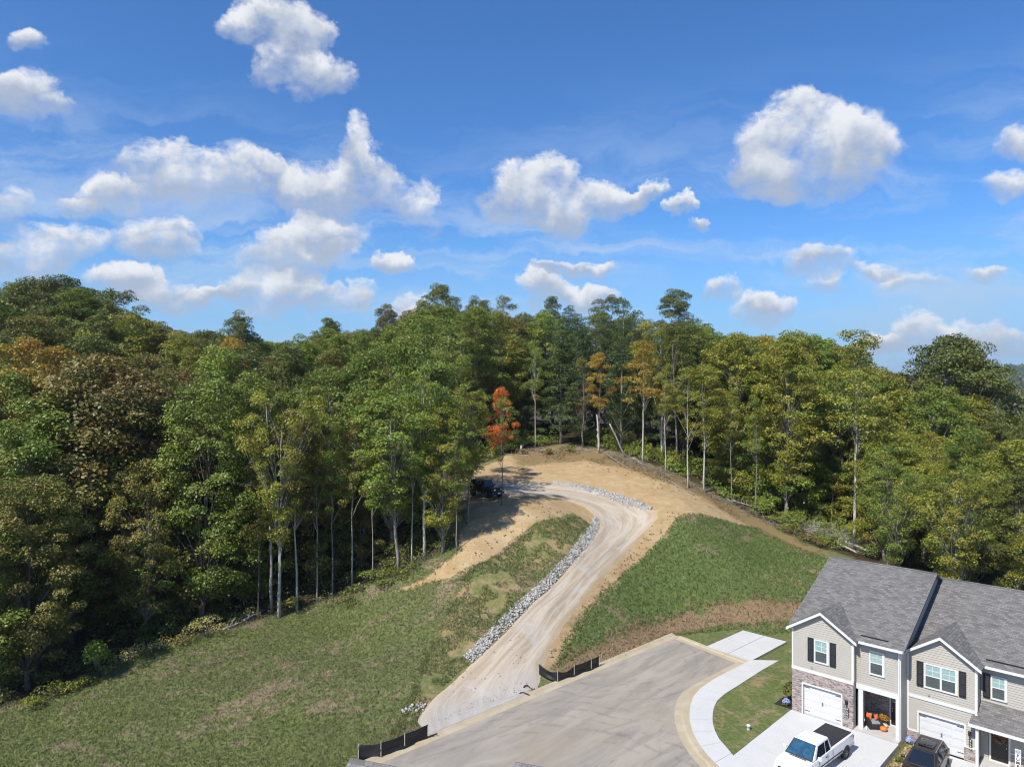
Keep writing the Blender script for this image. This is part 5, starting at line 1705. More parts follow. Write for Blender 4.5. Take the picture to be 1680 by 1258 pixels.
for s in (-1, 1):
    m = MB(); m.xcyl(0, 0.05, 0, 0, 0.1, 14)
    o = MB().tube([(s * 0.45, 1.8, 0.95), (s * 0.45, 1.85, 0.95)], 0.1, 14).build('head_lamp', M_lamp_w, jp)
    MB().prism([(s * 0.66, 0.75, 0.95), (s * 0.66, 1.0, 1.02), (s * 0.66, 1.75, 1.02), (s * 0.66, 1.9, 0.85), (s * 0.66, 1.75, 0.93), (s * 0.66, 1.0, 0.94)], (s * 0.26, 0, 0)).build('fender', M_plastic, jp)
    MB().prism([(s * 0.76, -1.75, 0.85), (s * 0.76, -1.6, 1.0), (s * 0.76, -0.9, 1.0), (s * 0.76, -0.75, 0.85), (s * 0.76, -0.95, 0.92), (s * 0.76, -1.55, 0.92)], (s * 0.16, 0, 0)).build('fender', M_plastic, jp)
    MB().box(s * 0.93 - 0.08, s * 0.93 + 0.08, 0.4, 0.5, 1.2, 1.38).build('mirror', M_plastic, jp, 0.02)
    for yy in (-1.25, 1.3): wheel(jp, s * 0.76, yy, 0.40, 0.27, M_plastic)
sp = wheel(jp, 0.001, -2.06, 0.38, 0.24, M_plastic, 'spare_wheel'); sp.location = (0, -2.05, 1.0); sp.rotation_euler = (0, 0, math.radians(90))

# ------------------------------------------------------------------ silt fences, marker, scraps
def silt_fence(label, base, h, sag):
    """base: 3-D points of the stakes along the kerb"""
    root = tag(empty('silt_fence', base[0]), label, 'silt fence', 'black silt fences along the kerb')
    o0 = Vector(base[0])
    pts = [Vector(p) - o0 for p in base]
    for i in range(len(pts) - 1):
        a, b = pts[i], pts[i + 1]
        nx_, nz_ = 14, 7
        vs, fs = [], []
        side = Vector((-(b - a).y, (b - a).x, 0)).normalized()
        for k in range(nx_ + 1):
            s = k / nx_
            for j in range(nz_ + 1):
                t = j / nz_
                p = a.lerp(b, s)
                top = h * (1 - sag[i] * math.sin(math.pi * s) ** 0.9)
                bul = 0.10 * math.sin(math.pi * s) * math.sin(math.pi * t) + 0.025 * math.sin(9 * s + 5 * t + i) + 0.02 * math.sin(14 * t + 3 * s)
                vs.append(tuple(p + side * bul + Vector((0, 0, top * t - 0.03))))
        for k in range(nx_):
            for j in range(nz_):
                p = k * (nz_ + 1) + j
                fs.append((p, p + nz_ + 1, p + nz_ + 2, p + 1))
        o = MB().add(vs, fs, True).build('fabric', M_fabric, root)
        md = o.modifiers.new('thick', 'SOLIDIFY'); md.thickness = 0.012
    for p in pts:
        MB().box(p.x - 0.022, p.x + 0.022, p.y - 0.022, p.y + 0.022, p.z - 0.1, p.z + h + 0.05).build('stake', M_stake, root)
    return root


def GT(px, py):
    p = G(px, py); return (p[0], p[1], max(p[2], 0.0))


silt_fence('long black silt fence at the foot of the left lawn', [GT(588, 1249), GT(625, 1246), GT(664, 1230), GT(702, 1213)], 0.95, [0.05, 0.04, 0.03])
silt_fence('black silt fence with a sagging end at the foot of the right slope', [GT(884, 1107), GT(915, 1121.5), GT(942, 1113), GT(970, 1101), GT(983, 1095)], 0.92, [0.30, 0.28, 0.04, 0.03])
fx = GT(702, 1213)
tag(MB().tube([(fx[0], fx[1], 0.12), (fx[0] + 0.25, fx[1] + 0.2, 0.1), (fx[0] + 0.62, fx[1] + 0.35, 0.14)], [0.05, 0.04, 0.02], 6).build('fence_shadow_strip', M_fabric), 'black strip standing in for the shadow at the end of the left silt fence', 'scrap')  # dark solid strip in place of the shadow cast by the fence end
for (px, py, lab, L) in ((868, 1131, 'curled black scrap on the grey gravel near the right silt fence', 0.7), (860, 1142, 'straight dark stick on the gravel beside the kerb', 0.55)):
    p = G(px, py)
    pts = [(p[0] + L * (t - 0.5) * 1.2, p[1] + 0.15 * math.sin(5 * t), max(p[2], 0.0) + 0.16 + (0.12 * math.sin(6 * t) if L > 0.6 else 0)) for t in np.linspace(0, 1, 9)]
    tag(MB().tube(pts, 0.05, 6).build('scrap', M_fabric), lab, 'scrap')
px_ = P0(1228, 1196, 0.1)
ck = tag(empty('utility_cap', (px_[0], px_[1], 0.095)), 'white round utility cap standing in the small lawn', 'utility cap')
MB().lathe([(0.11, 0.0), (0.11, 0.22), (0.13, 0.23), (0.13, 0.30), (0.10, 0.32), (0, 0.33)], 16).build('pipe', M_white, ck)
MB().box(-0.03, 0.03, -0.03, 0.03, 0.33, 0.36).build('plug', M_white, ck)
# ------------------------------------------------------------------ trees
def bent(p0, p1, n, amp, rg):
    """a slightly wandering line between two points"""
    t = np.linspace(0, 1, n)[:, None]
    p = np.array(p0) * (1 - t) + np.array(p1) * t
    w = np.cumsum(rg.standard_normal((n, 3)), 0); w -= w[0] * (1 - t) + w[-1] * t
    w[:, 2] *= 0.3
    return p + amp * w


def tree_kind(seed, H, base, rad, shape, nclump, leaves, lsize, csize, trunk_r, gap=0.0, sub=None):
    """one tree: trunk mesh with limbs, and a crown of leaf clumps that sit on the limb tips. Returns (trunk MB, leaf quads, tints)"""
    rg = np.random.default_rng(seed)
    top = np.array([rg.normal(0, 0.25), rg.normal(0, 0.25), H * (0.86 if shape != 'cone' else 0.97)])
    tr = bent((0, 0, -0.6), top, 9, 0.10 * H / 20, rg)
    rr = [trunk_r * (1.25 if i == 0 else 1) * (1 - 0.86 * (i / 8) ** 0.9) for i in range(9)]
    mb = MB().tube([tuple(p) for p in tr], rr, 7)
    zc0, zc1 = H * base, H
    cen = []
    # uneven lobes give the crown its outline
    lob = rg.random((7, 2))
    for k in range(nclump * 3):
        if len(cen) >= nclump: break
        h = rg.random() ** (0.85)
        a = rg.random() * 6.2832
        if shape == 'round': prof = math.sqrt(max(0.02, 1 - (2 * h - 0.92) ** 2 / 1.2))
        elif shape == 'dome': prof = math.sqrt(max(0.02, 1 - max(0, h) ** 2.4)) * (0.75 + 0.25 * min(1, h * 4))
        elif shape == 'oval': prof = math.sin(math.pi * min(1, 0.10 + 0.86 * h)) ** 0.75
        elif shape == 'spread': prof = (0.35 + 0.8 * h) * (1 if h < 0.75 else math.sqrt(max(0.03, 1 - ((h - 0.75) / 0.27) ** 2)))
        else: prof = (1 - h) ** 0.85 + 0.04
        lobe = 1 + 0.30 * math.sin(2 * a + 6 * lob[0, 0] + 5 * h) + 0.22 * math.sin(5 * a + 6 * lob[1, 0] - 9 * h) + (0.28 * rg.random() if rg.random() < 0.16 else 0)
        r = rad * prof * lobe * (0.35 + 0.65 * math.sqrt(rg.random()))
        c = np.array([r * math.cos(a), r * math.sin(a), zc0 + h * (zc1 - zc0)])
        if gap and rg.random() < gap and h < 0.8: continue
        if cen and min(np.linalg.norm((c - q) / csize) for q in cen) < 0.62: continue
        cen.append(c)
    quads, tints = [], []
    for i, c in enumerate(cen):
        cs = csize * (0.7 + 0.65 * rg.random())
        n = int(leaves * (cs / csize) ** 2)
        d = rg.standard_normal((n, 3)); d /= np.linalg.norm(d, axis=1)[:, None]
        flat = 0.5 if shape == 'cone' else 0.68
        d[:, 2] = np.where((d[:, 2] < -0.25) & (rg.random(n) < 0.7), -d[:, 2], d[:, 2])
        rr_ = cs * (0.45 + 0.6 * rg.random((n, 1)) ** 0.7)
        p = c + d * rr_ * np.array([1, 1, flat])
        out_ = c - np.array([0, 0, zc0 + 0.35 * (zc1 - zc0)]); out_ = out_ / (np.linalg.norm(out_) + 0.5)
        nr = 0.5 * d + 0.45 * out_ + np.array([0, 0, 0.4]) + 0.7 * rg.standard_normal((n, 3))
        quads.append(leaf_quads(p, nr, lsize * (0.65 + 0.7 * rg.random(n)), rg))
        tints.append(np.clip(0.22 + 0.5 * rg.random(n) + 0.28 * rg.standard_normal(), 0, 1))
        # limb to about every other clump
        if i % (2 if shape != 'cone' else 5) == 0 and np.hypot(c[0], c[1]) > 0.5:
            zt = max(zc0 * (0.72 + 0.75 * rg.random()), c[2] - np.hypot(c[0], c[1]) * (0.7 + 0.6 * rg.random()))
            j = min(8, max(1, int(zt / H * 8.2)))
            lr = rr[j] * 0.42
            pts = bent(tr[j], c, 6, 0.08, rg)
            pts[1:-1, 2] += 0.25 * np.sin(np.linspace(0, math.pi, 6))[1:-1]
            mb.tube([tuple(q) for q in pts], [lr, lr * .8, lr * .6, lr * .42, lr * .28, lr * .12], 5)
    return mb, np.concatenate(quads), np.concatenate(tints)


KINDS = {
    # kind: (list of seeds), H, base, rad, shape, clumps, leaves per clump, leaf size, clump size, trunk radius
    'oak': ([1, 2, 3], dict(H=20, base=.15, rad=4.6, shape='round', nclump=156, leaves=162, lsize=0.215, csize=0.95, trunk_r=.27)),
    'oval': ([4, 5, 6], dict(H=22, base=.17, rad=3.5, shape='oval', nclump=147, leaves=156, lsize=0.207, csize=0.87, trunk_r=.23)),
    'slim': ([7, 8], dict(H=21, base=.46, rad=2.7, shape='oval', nclump=40, leaves=159, lsize=0.199, csize=.9, trunk_r=.16, gap=.2)),
    'cedar': ([9, 10], dict(H=17, base=.10, rad=2.7, shape='cone', nclump=120, leaves=159, lsize=0.159, csize=.85, trunk_r=.2)),
    'dome': ([11], dict(H=18, base=.20, rad=6.0, shape='dome', nclump=322, leaves=169, lsize=0.215, csize=1.04, trunk_r=.34)),
    'young': ([12, 13], dict(H=9, base=.08, rad=2.3, shape='oval', nclump=42, leaves=168, lsize=0.191, csize=.8, trunk_r=.09)),
    'edge': ([14, 15], dict(H=22, base=.36, rad=4.4, shape='spread', nclump=109, leaves=156, lsize=0.207, csize=0.91, trunk_r=.24)),
    'airy': ([16, 17], dict(H=20, base=.40, rad=3.0, shape='oval', nclump=34, leaves=117, lsize=0.199, csize=.95, trunk_r=.15, gap=.3)),
}
LIB = {}
for kd, (seeds, kw) in KINDS.items():
    for s in seeds:
        mb, qd, tn = tree_kind(s, **kw)
        tm = mb.mesh(kd + '_trunk', M_bark)
        rg_ = np.random.default_rng(s)
        cm = leaf_mesh(kd + '_crown', qd, LEAF['mid'], rg_, tn)
        LIB.setdefault(kd, []).append((tm, cm, kw['H']))


def set_mat(o, m):
    o.material_slots[0].link = 'OBJECT'
    o.material_slots[0].material = m


def plant(kind, var, x, y, h, leaf, name, label, cat='tree', group=None, bark=None, rz=None, wide=1.0, lean=(0, 0), z=None, trunk_mesh=None):
    tm, cm, H = LIB[kind][var % len(LIB[kind])]
    s = h / H
    root = empty(name, (x, y, (float(terr(x, y)) if z is None else z)), rz if rz is not None else R.random() * 6.28)
    root.scale = (s * wide, s * wide, s)
    if lean != (0, 0): root.rotation_euler = (lean[0], lean[1], root.rotation_euler[2])
    tag(root, label, cat, group)
    t = link(bpy.data.objects.new('trunk', trunk_mesh or tm), root)
    set_mat(t, bark or M_bark)
    c = link(bpy.data.objects.new('crown', cm), root)
    set_mat(c, LEAF[leaf])
    return root


SKYLINE = [(-250, 480), (0, 478), (30, 466), (60, 464), (110, 462), (150, 478), (185, 490), (225, 510), (260, 535), (300, 548), (360, 540), (420, 552), (450, 568), (490, 560), (520, 545), (545, 536), (580, 548), (610, 540), (650, 540), (690, 500), (750, 505), (800, 512), (850, 515), (900, 512), (960, 520), (1000, 515), (1040, 525), (1080, 530), (1150, 535), (1200, 552), (1260, 556), (1300, 545), (1350, 560), (1400, 575), (1445, 610), (1480, 640), (1560, 640), (1630, 660), (1650, 690), (1950, 700)]


def skycap(px, Y):
    sy = np.interp(px, [p[0] for p in SKYLINE], [p[1] for p in SKYLINE])
    return HC + (CYP - sy) * Y / FPX


COLNAME = {'dark': 'dark green', 'mid': 'mid green', 'bright': 'bright green', 'lime': 'yellow-green', 'gold': 'golden', 'rust': 'rusty brown-green', 'orange': 'orange', 'ever': 'dark evergreen', 'olive': 'olive green'}
KNAME = {'oak': ('broadleaf_tree', 'round-crowned'), 'oval': ('broadleaf_tree', 'tall oval-crowned'), 'slim': ('slender_tree', 'slender bare-trunked'), 'cedar': ('cedar_tree', 'pointed'), 'dome': ('broadleaf_tree', 'broad domed'), 'young': ('young_tree', 'low young'), 'edge': ('broadleaf_tree', 'high-crowned'), 'airy': ('slender_tree', 'thin-leaved')}
FE = np.array(FOREST)
occupied = []          # places taken by trees set by hand


def px_of(x, y):
    return CXP + FPX * x / y


# ---- trees that can be told apart, set one by one: kind, var, base px, py, top py, leaf, label
def hand(kind, var, bx, by, ty, leaf, label, Y=None, wide=1.0, bark=None, lean=(0, 0), rz=None):
    """stand a tree on the ground seen at (bx, by), or at distance Y behind, with its tip at picture height ty"""
    if Y is None: x, y, z = G(bx, by)
    else:
        x, y = (bx - CXP) / FPX * Y, Y; z = float(terr(x, y))
    top = HC + (CYP - ty) * y / FPX
    occupied.append((x, y, 3.2))
    return plant(kind, var, x, y, top - z, leaf, KNAME[kind][0], label, 'tree', None, bark, rz, wide, lean, z)


hand('edge', 0, 458, 1013, 640, 'lime', 'tall grey-trunked tree with thin yellowing crown at the lawn edge', bark=M_bark_pale, wide=.78, lean=(0, -.05), rz=2)
hand('slim', 0, 487, 1001, 690, 'olive', 'thin pale-stemmed tree right beside the tall grey trunk at the lawn edge', bark=M_bark_pale)
hand('edge', 1, 652, 941, 648, 'bright', 'bright green tree with leaning grey trunk beside the tan bank', bark=M_bark, wide=1.12, lean=(0, -.06), rz=1)
hand('edge', 0, 697, 914, 592, 'bright', 'tallest bright green tree with pale forked trunk left of the clearing', bark=M_bark_pale, wide=.8, rz=4)
hand('oval', 1, 727, 908, 655, 'lime', 'full yellow-green tree at the near corner of the clearing', wide=.95)
hand('edge', 1, 768, 858, 640, 'lime', 'yellow-green tree beside the parked black off-road car', wide=.84, rz=3)
hand('slim', 1, 750, 903, 690, 'mid', 'thin dark sapling at the shaded corner of the clearing', wide=.8)
hand('airy', 0, 823, 828, 655, 'mid', 'thin straight dark-stemmed tree standing alone right of the off-road car', bark=M_bark_dark, wide=.85)
hand('young', 0, 822, 746, 638, 'orange', 'bright orange autumn tree behind the off-road car', wide=.7)
ox, oy, oz = G(826, 748)
occupied += [(ox - .685 * t, oy - .73 * t, 4.2) for t in range(2, 26, 3)]
hand('oak', 2, 864, 0, 560, 'mid', 'low leafy tree filling the gap right of the orange tree', Y=119, wide=.8)
hand('young', 1, 858, 0, 655, 'dark', 'dark low young tree in the gap right of the orange tree', Y=112, wide=1.1)
hand('airy', 1, 845, 738, 705, 'gold', 'small orange-yellow sapling at the foot of the orange tree')
hand('slim', 0, 878, 733, 560, 'mid', 'thin pale-trunked tree left of centre behind the clearing', bark=M_bark_pale, wide=.8)
hand('cedar', 0, 920, None or 728, 545, 'ever', 'dark cedar standing behind the middle of the clearing', wide=1.25)
hand('airy', 1, 955, 734, 590, 'olive', 'half-bare grey pine trunk behind the clearing', bark=M_bark, wide=.9)
hand('slim', 1, 982, 744, 580, 'gold', 'yellowing tree beside the pale pole at the clearing edge', wide=.9)
hand('slim', 0, 1055, 760, 562, 'gold', 'golden-topped tree with a straight pale trunk behind the clearing', bark=M_bark_pale, wide=1.15)
hand('airy', 0, 1128, 800, 605, 'lime', 'pale crooked-stemmed tree left of the forked tree', bark=M_bark_pale, wide=.95)
hand('slim', 1, 1156, 808, 600, 'lime', 'pale forked tree with light green crown at the dirt edge', bark=M_bark_pale, wide=1.15)
hand('slim', 0, 1403, 898, 548, 'lime', 'tallest lone grey trunk rising behind the brush pile', bark=M_bark_pale, wide=1.15)
hand('dome', 0, 1560, 0, 560, 'dark', 'wide dark green domed tree on the skyline above the townhouses', Y=104, wide=.98)
hand('dome', 0, 1290, 0, 575, 'lime', 'broad yellow-green tree in the woods right of the clearing', Y=98, wide=.8)
hand('oval', 2, 1110, 0, 480, 'dark', 'round dark tree standing clear above the skyline right of centre', Y=138, wide=1.15)
hand('oak', 2, 1008, 0, 488, 'dark', 'rounded dark green tree on the skyline just right of centre', Y=140, wide=.95)
hand('oval', 0, 905, 0, 491, 'dark', 'small dark tree top on the skyline at the middle', Y=142, wide=.8)
hand('cedar', 1, 935, 0, 503, 'ever', 'pointed cedar tip on the skyline at the middle', Y=141, wide=.9)
hand('oak', 0, 722, 0, 472, 'dark', 'tallest dark oak on the skyline left of centre', Y=126, wide=.85)
hand('oval', 1, 785, 0, 488, 'dark', 'dark twin-topped tree right of the tallest skyline oak', Y=128, wide=1.0)
hand('airy', 0, 830, 0, 490, 'olive', 'sparse grey-green tree on the skyline right of the tall oaks', Y=128, wide=.9)
hand('oval', 2, 632, 0, 506, 'rust', 'rusty thin-topped tree on the skyline left of the tall oak', Y=120, wide=.8)
hand('oval', 0, 540, 0, 527, 'dark', 'dark tree rising from the dip in the left skyline', Y=118, wide=.95)
hand('oval', 1, 392, 0, 514, 'dark', 'dark ragged tree above the low part of the left skyline', Y=112, wide=.9)
hand('oak', 0, 105, 0, 458, 'dark', 'highest dark oak on the far left hilltop', Y=124, wide=1.05)
hand('oak', 1, 48, 0, 462, 'dark', 'dark oak left of the highest on the hilltop', Y=124, wide=1.0)
hand('oak', 2, 190, 0, 478, 'dark', 'dark oak where the left hilltop begins to fall', Y=122, wide=1.0)
hand('dome', 0, 175, 0, 598, 'rust', 'large russet-topped tree filling the left woodland', Y=72, wide=1.1)
hand('oak', 1, 60, 0, 565, 'gold', 'golden-topped tree at the far left of the woodland', Y=84, wide=1.1)
hand('oak', 0, 380, 0, 560, 'gold', 'tree with a patch of golden leaves below the left skyline', Y=98, wide=.6)
hand('oak', 2, 395, 0, 575, 'dark', 'large dark tree in front of the golden patch', Y=92, wide=1.15)
hand('oak', 1, 540, 0, 608, 'mid', 'bushy green tree between the grey trunk and the bright tree', Y=78, wide=1.0)
hand('oak', 2, 40, 0, 700, 'bright', 'bright green tree low on the far left', Y=66, wide=.9)
hand('oval', 1, 640, 0, 600, 'rust', 'tree with an orange tuft in the middle of the left woodland', Y=92, wide=.9)
hand('oak', 0, 240, 0, 760, 'olive', 'olive yellowing tree low in the left woodland beside the lawn', Y=66, wide=.85)

for (bx, by, ty, lf, bk, lab) in ((520, 984, 720, 'olive', M_bark_pale, 'thin pale stem second right of the tall grey trunk'), (546, 976, 700, 'mid', M_bark, 'thin grey stem midway between the tall and the leaning trunk'), (578, 966, 690, 'olive', M_bark_pale, 'thin pale stem left of the dark lawn-edge bush'),
                          (612, 954, 700, 'mid', M_bark, 'thin grey stem just left of the leaning grey trunk'), (676, 926, 660, 'mid', M_bark_pale, 'thin pale stem between leaning trunk and forked trunk'), (425, 1016, 730, 'olive', M_bark_dark, 'thin dark stem left of the tall grey trunk'),
                          (1200, 820, 640, 'lime', M_bark, 'thin grey stem first right of the pale forked tree'), (1240, 842, 650, 'mid', M_bark, 'thin grey stem at the end of the dirt strip'), (1092, 775, 600, 'lime', M_bark_pale, 'thin pale stem left of the crooked tree')):
    hand('slim', bx, bx, by, ty, lf, lab, bark=bk, wide=.72)

# ---- the rest of the wood: jittered rows inside the forest
fill = []
yy = 50.0
while yy < 152:
    step = 6.15 + (yy - 50) * 0.012
    half = yy * 0.80 + 6
    x = -half
    while x < half:
        fx, fy = x + R.uniform(-1.7, 1.7), yy + R.uniform(-1.7, 1.7)
        x += step
        fill.append((fx, fy))
    yy += step * 0.92
fa = np.array(fill)
dF = sdist(fa[:, 0], fa[:, 1], FE)
nfill = 0
FILL = []
SECT = [(70, 'at the far left'), (150, 'left of the feathery shrub'), (240, 'above the feathery shrub'), (330, 'above the seeding weeds'), (420, 'left of the tall grey trunk'), (500, 'behind the tall grey trunk'), (580, 'right of the tall grey trunk'), (650, 'left of the leaning grey trunk'), (740, 'behind the tallest bright green tree'),
        (830, 'behind the off-road car'), (900, 'behind the stump'), (980, 'behind the middle of the clearing'), (1060, 'behind the leaning pale trunk'), (1120, 'behind the clearing logs'), (1180, 'behind the pale forked tree'), (1260, 'behind the dirt strip'), (1340, 'behind the right lawn'), (1420, 'around the lone grey trunk'),
        (1500, 'behind the end townhouse'), (1580, 'above the step between the roofs'), (1650, 'behind the lower townhouse'), (9999, 'at the far right')]
for (x, y), d in zip(fill, dF):
    if d < 0.9: continue
    px = px_of(x, y)
    if px < -60 or px > 1740: continue
    if any((x - a) ** 2 + (y - b) ** 2 < r * r for a, b, r in occupied): continue
    g = float(terr(x, y))
    cap = skycap(px, y)
    nat = R.uniform(17.5, 24.5) if y > 62 else R.uniform(15, 21)
    h = min(nat, cap - g)
    if 1340 < px < 1430 and y < 92: continue
    if px > 1440 and y < 90: h = min(h, R.uniform(12, 17))
    if h < 7: continue
    if 60 < px < 260 and d < 4.5: continue
    if y > 105 and cap - g < 30 and R.random() < 0.5: h = min(cap - g, 27) * R.uniform(0.93, 1.0)
    right = px > 900
    front = d < 6.5
    n1 = float(vnoise(x, y, 17, 21)) + R.uniform(-.35, .35)
    if right:
        if px < 1120 and y > 108:
            leaf = 'ever' if n1 < 0.12 else ('dark' if n1 < .4 else 'mid')
        else:
            leaf = 'lime' if n1 > (-.05 if px < 1420 else .16) else ('mid' if n1 > -.22 else ('dark' if n1 > -.45 else 'bright'))
            if R.random() < .05 and px < 1300: leaf = 'gold'
    else:
        leaf = 'mid' if n1 > .22 else ('olive' if n1 > .06 else ('dark' if n1 > -.16 else ('bright' if n1 > -.28 else ('lime' if n1 > -.46 else 'rust'))))
        if R.random() < .015: leaf = 'gold'
    if leaf == 'ever': kind = 'cedar'
    elif h < 12: kind = 'young'
    elif front and px > 430 and R.random() < .55: kind = 'slim' if R.random() < .4 else 'edge'
    else: kind = R.choice(['oak', 'oak', 'oval', 'oval'])
    where = 'at the wood edge' if front else ('on the skyline' if h > cap - g - 1.5 else 'inside the wood')
    side = next(s for lim, s in SECT if px < lim)
    nm, desc = KNAME[kind]
    lab = f'{COLNAME[leaf]} {desc} tree {where} {side}'
    FILL.append((lab, px, y))
    FILL[-1] += (plant(kind, R.randrange(3), x, y, h, leaf, nm, lab, 'tree', 'woodland trees', M_bark_dark if px < 430 else (M_bark if R.random() < .7 else (M_bark_pale if front else M_bark_dark)), None, R.uniform(.88, 1.15), (R.uniform(-.04, .04), R.uniform(-.04, .04))),)
    nfill += 1

# trees whose labels agree so far are told apart by their place in the picture
def spread_labels(items):
    by = {}
    for lab, px, y, o in items: by.setdefault(lab, []).append((px, y, o))
    for lab, L in by.items():
        if len(L) == 1: continue
        L.sort(key=lambda t: t[1])
        if len(L) == 2: ws = ['nearer', 'farther']
        elif len(L) == 3: ws = ['nearest', 'middle', 'farthest']
        else:
            ws = ['nearest', 'second nearest'] + ['middle'] * (len(L) - 4) + ['second farthest', 'farthest']
        if len(L) > 6: ws = ['nearest', 'second nearest', 'third nearest'] + ['middle'] * (len(L) - 6) + ['third farthest', 'second farthest', 'farthest']
        elif len(L) == 6: ws = ['nearest', 'second nearest', 'third nearest', 'third farthest', 'second farthest', 'farthest']
        for w, (px, y, o) in zip(ws, L):
            o['label'] = w + ' ' + lab


spread_labels(FILL)
print('fill trees', nfill)
# ------------------------------------------------------------------ undergrowth along the edge of the wood
rg = np.random.default_rng(77)
ed = np.array([p for p in edge_w])
el, et = resample(ed, 600)
tn = np.gradient(el[:, :2], axis=0); tn /= np.linalg.norm(tn, axis=1)[:, None]
nrm = np.stack([-tn[:, 1], tn[:, 0]], 1)     # into the wood (the edge runs left to right)
for lab, lo, hi, n, leafs, dens in (('dark low undergrowth under the trees left of the lawn', 0.0, 0.44, 420, 'dark', 1), ('green undergrowth round the back and right of the clearing', 0.50, 1.0, 800, 'mid', 1)):
    Q = []
    for k in range(n):
        i = int((lo + (hi - lo) * rg.random()) * 599)
        off = 0.4 + abs(rg.normal(0, 1)) * (4.2 if lo == 0 else 6.5) + (0.6 if lo == 0 else 0.3)
        c = el[i, :2] + nrm[i] * off
        h = (0.35 + 1.5 * rg.random() ** 2) * (1.25 if off > 1.8 else .7)
        Q.append(leaf_cloud(int(45 + 45 * rg.random()), (c[0], c[1], float(terr(c[0], c[1])) + h * .45), (0.5 + .5 * rg.random(), 0.5 + .5 * rg.random(), h * .6), 0.2, rg))
    Q = np.concatenate(Q)
    tag(link(bpy.data.objects.new('undergrowth', leaf_mesh('undergrowth', Q, LEAF[leafs], rg))), lab, 'undergrowth', kind='stuff')

# bushes one can tell apart
def bush(px, py, w, h, leaf, label, n=500, size=.17, name='shrub', group=None):
    x, y, z = G(px, py)
    r = tag(empty(name, (x, y, z)), label, 'shrub', group)
    q1 = [leaf_cloud(n // 5, (rg.normal(0, w * .4), rg.normal(0, w * .4), h * (.3 + .5 * rg.random())), (w * .55, w * .55, h * .34), size, rg) for _ in range(5)]
    link(bpy.data.objects.new('foliage', leaf_mesh('foliage', np.concatenate(q1), LEAF[leaf], rg)), r)
    m = MB()
    for k in range(4):
        a = 6.28 * k / 4 + rg.random()
        m.tube([(0, 0, -.1), (w * .25 * math.cos(a), w * .25 * math.sin(a), h * .4), (w * .4 * math.cos(a), w * .4 * math.sin(a), h * .75)], [.035, .025, .01], 5)
    m.build('stem', M_bark_dark, r)
    return r


bush(163, 1112, 1.5, 3.2, 'bright', 'bright green feathery shrub at the left edge of the lawn', 900, .2)
bush(100, 1140, 1.1, 1.2, 'lime', 'light green weedy clump left of the feathery shrub', 420, .15)
bush(58, 1158, 1.3, 1.1, 'lime', 'lowest light green weed clump at the far left lawn edge', 420, .15)
bush(135, 1128, 1.0, 0.9, 'lime', 'small weed clump at the foot of the feathery shrub', 300, .14)
bush(215, 1085, 1.3, 1.3, 'weed', 'grey-green seeding weeds right of the feathery shrub', 420, .13)
bush(262, 1068, 1.5, 1.0, 'weed', 'low grey seeding weeds along the lawn edge', 380, .13)
bush(340, 1046, 1.8, 1.7, 'weed', 'pale rounded weed clump at the lawn edge', 620, .13)
bush(300, 1058, 1.2, 1.0, 'olive', 'olive weed clump left of the pale rounded one', 320, .14)
bush(476, 1005, .8, 1.7, 'lime', 'yellow-green bush at the foot of the tall grey trunk', 360, .17)
bush(600, 958, 1.2, 1.3, 'mid', 'dark green bush between two trunks at the lawn edge', 420, .17)
bush(1118, 772, 1.5, 2.8, 'lime', 'yellow-green bush at the foot of the crooked pale tree', 620, .2)
bush(1068, 752, 1.2, 2.2, 'lime', 'light green bush by the clearing log', 420, .2)
bush(1250, 845, 1.6, 2.6, 'bright', 'bright bush at the end of the dirt strip', 600, .2)
bush(1300, 868, 1.6, 2.4, 'mid', 'mid green bush behind the brush line', 600, .2)
bush(1290, 873, 1.2, .8, 'rust', 'reddish scrub on the bank above the right lawn', 360, .14)
bush(1320, 888, 1.3, .9, 'rust', 'brown scrub beside the brush pile', 360, .14)
bush(1345, 898, 1.0, .8, 'rust', 'brown scrub nearest the end townhouse roof', 300, .14)
bush(900, 745, 1.0, .8, 'olive', 'low olive weeds at the back of the clearing', 280, .15)
bush(935, 742, 1.0, .9, 'mid', 'low green weeds in the middle back of the clearing', 280, .15)
bush(858, 745, .9, .8, 'olive', 'low weeds beside the stump', 240, .15)
bush(1470, 925, 1.5, 2.5, 'mid', 'green bush rising behind the end townhouse roof', 600, .2)
bush(1560, 938, 1.8, 3.2, 'bright', 'bright bush behind the gap between the two roofs', 700, .2)

for (px, py, w, h, lf, lab) in ((1432, 917, 1.6, 2.0, 'mid', 'green bush between brush pile and end townhouse roof'), (1492, 930, 1.7, 2.4, 'bright', 'bright bush touching the end townhouse ridge from behind'), (1530, 938, 1.5, 2.2, 'mid', 'green bush behind the higher roof end'), (1600, 950, 1.8, 2.8, 'lime', 'yellow-green bush behind the lower roof'), (1652, 958, 1.8, 3.0, 'mid', 'green bush behind the lower roof at the picture edge'), (1458, 905, 1.8, 3.2, 'lime', 'yellow-green bush beyond the brush pile')):
    bush(px, py, w, h, lf, lab, 650, .18)

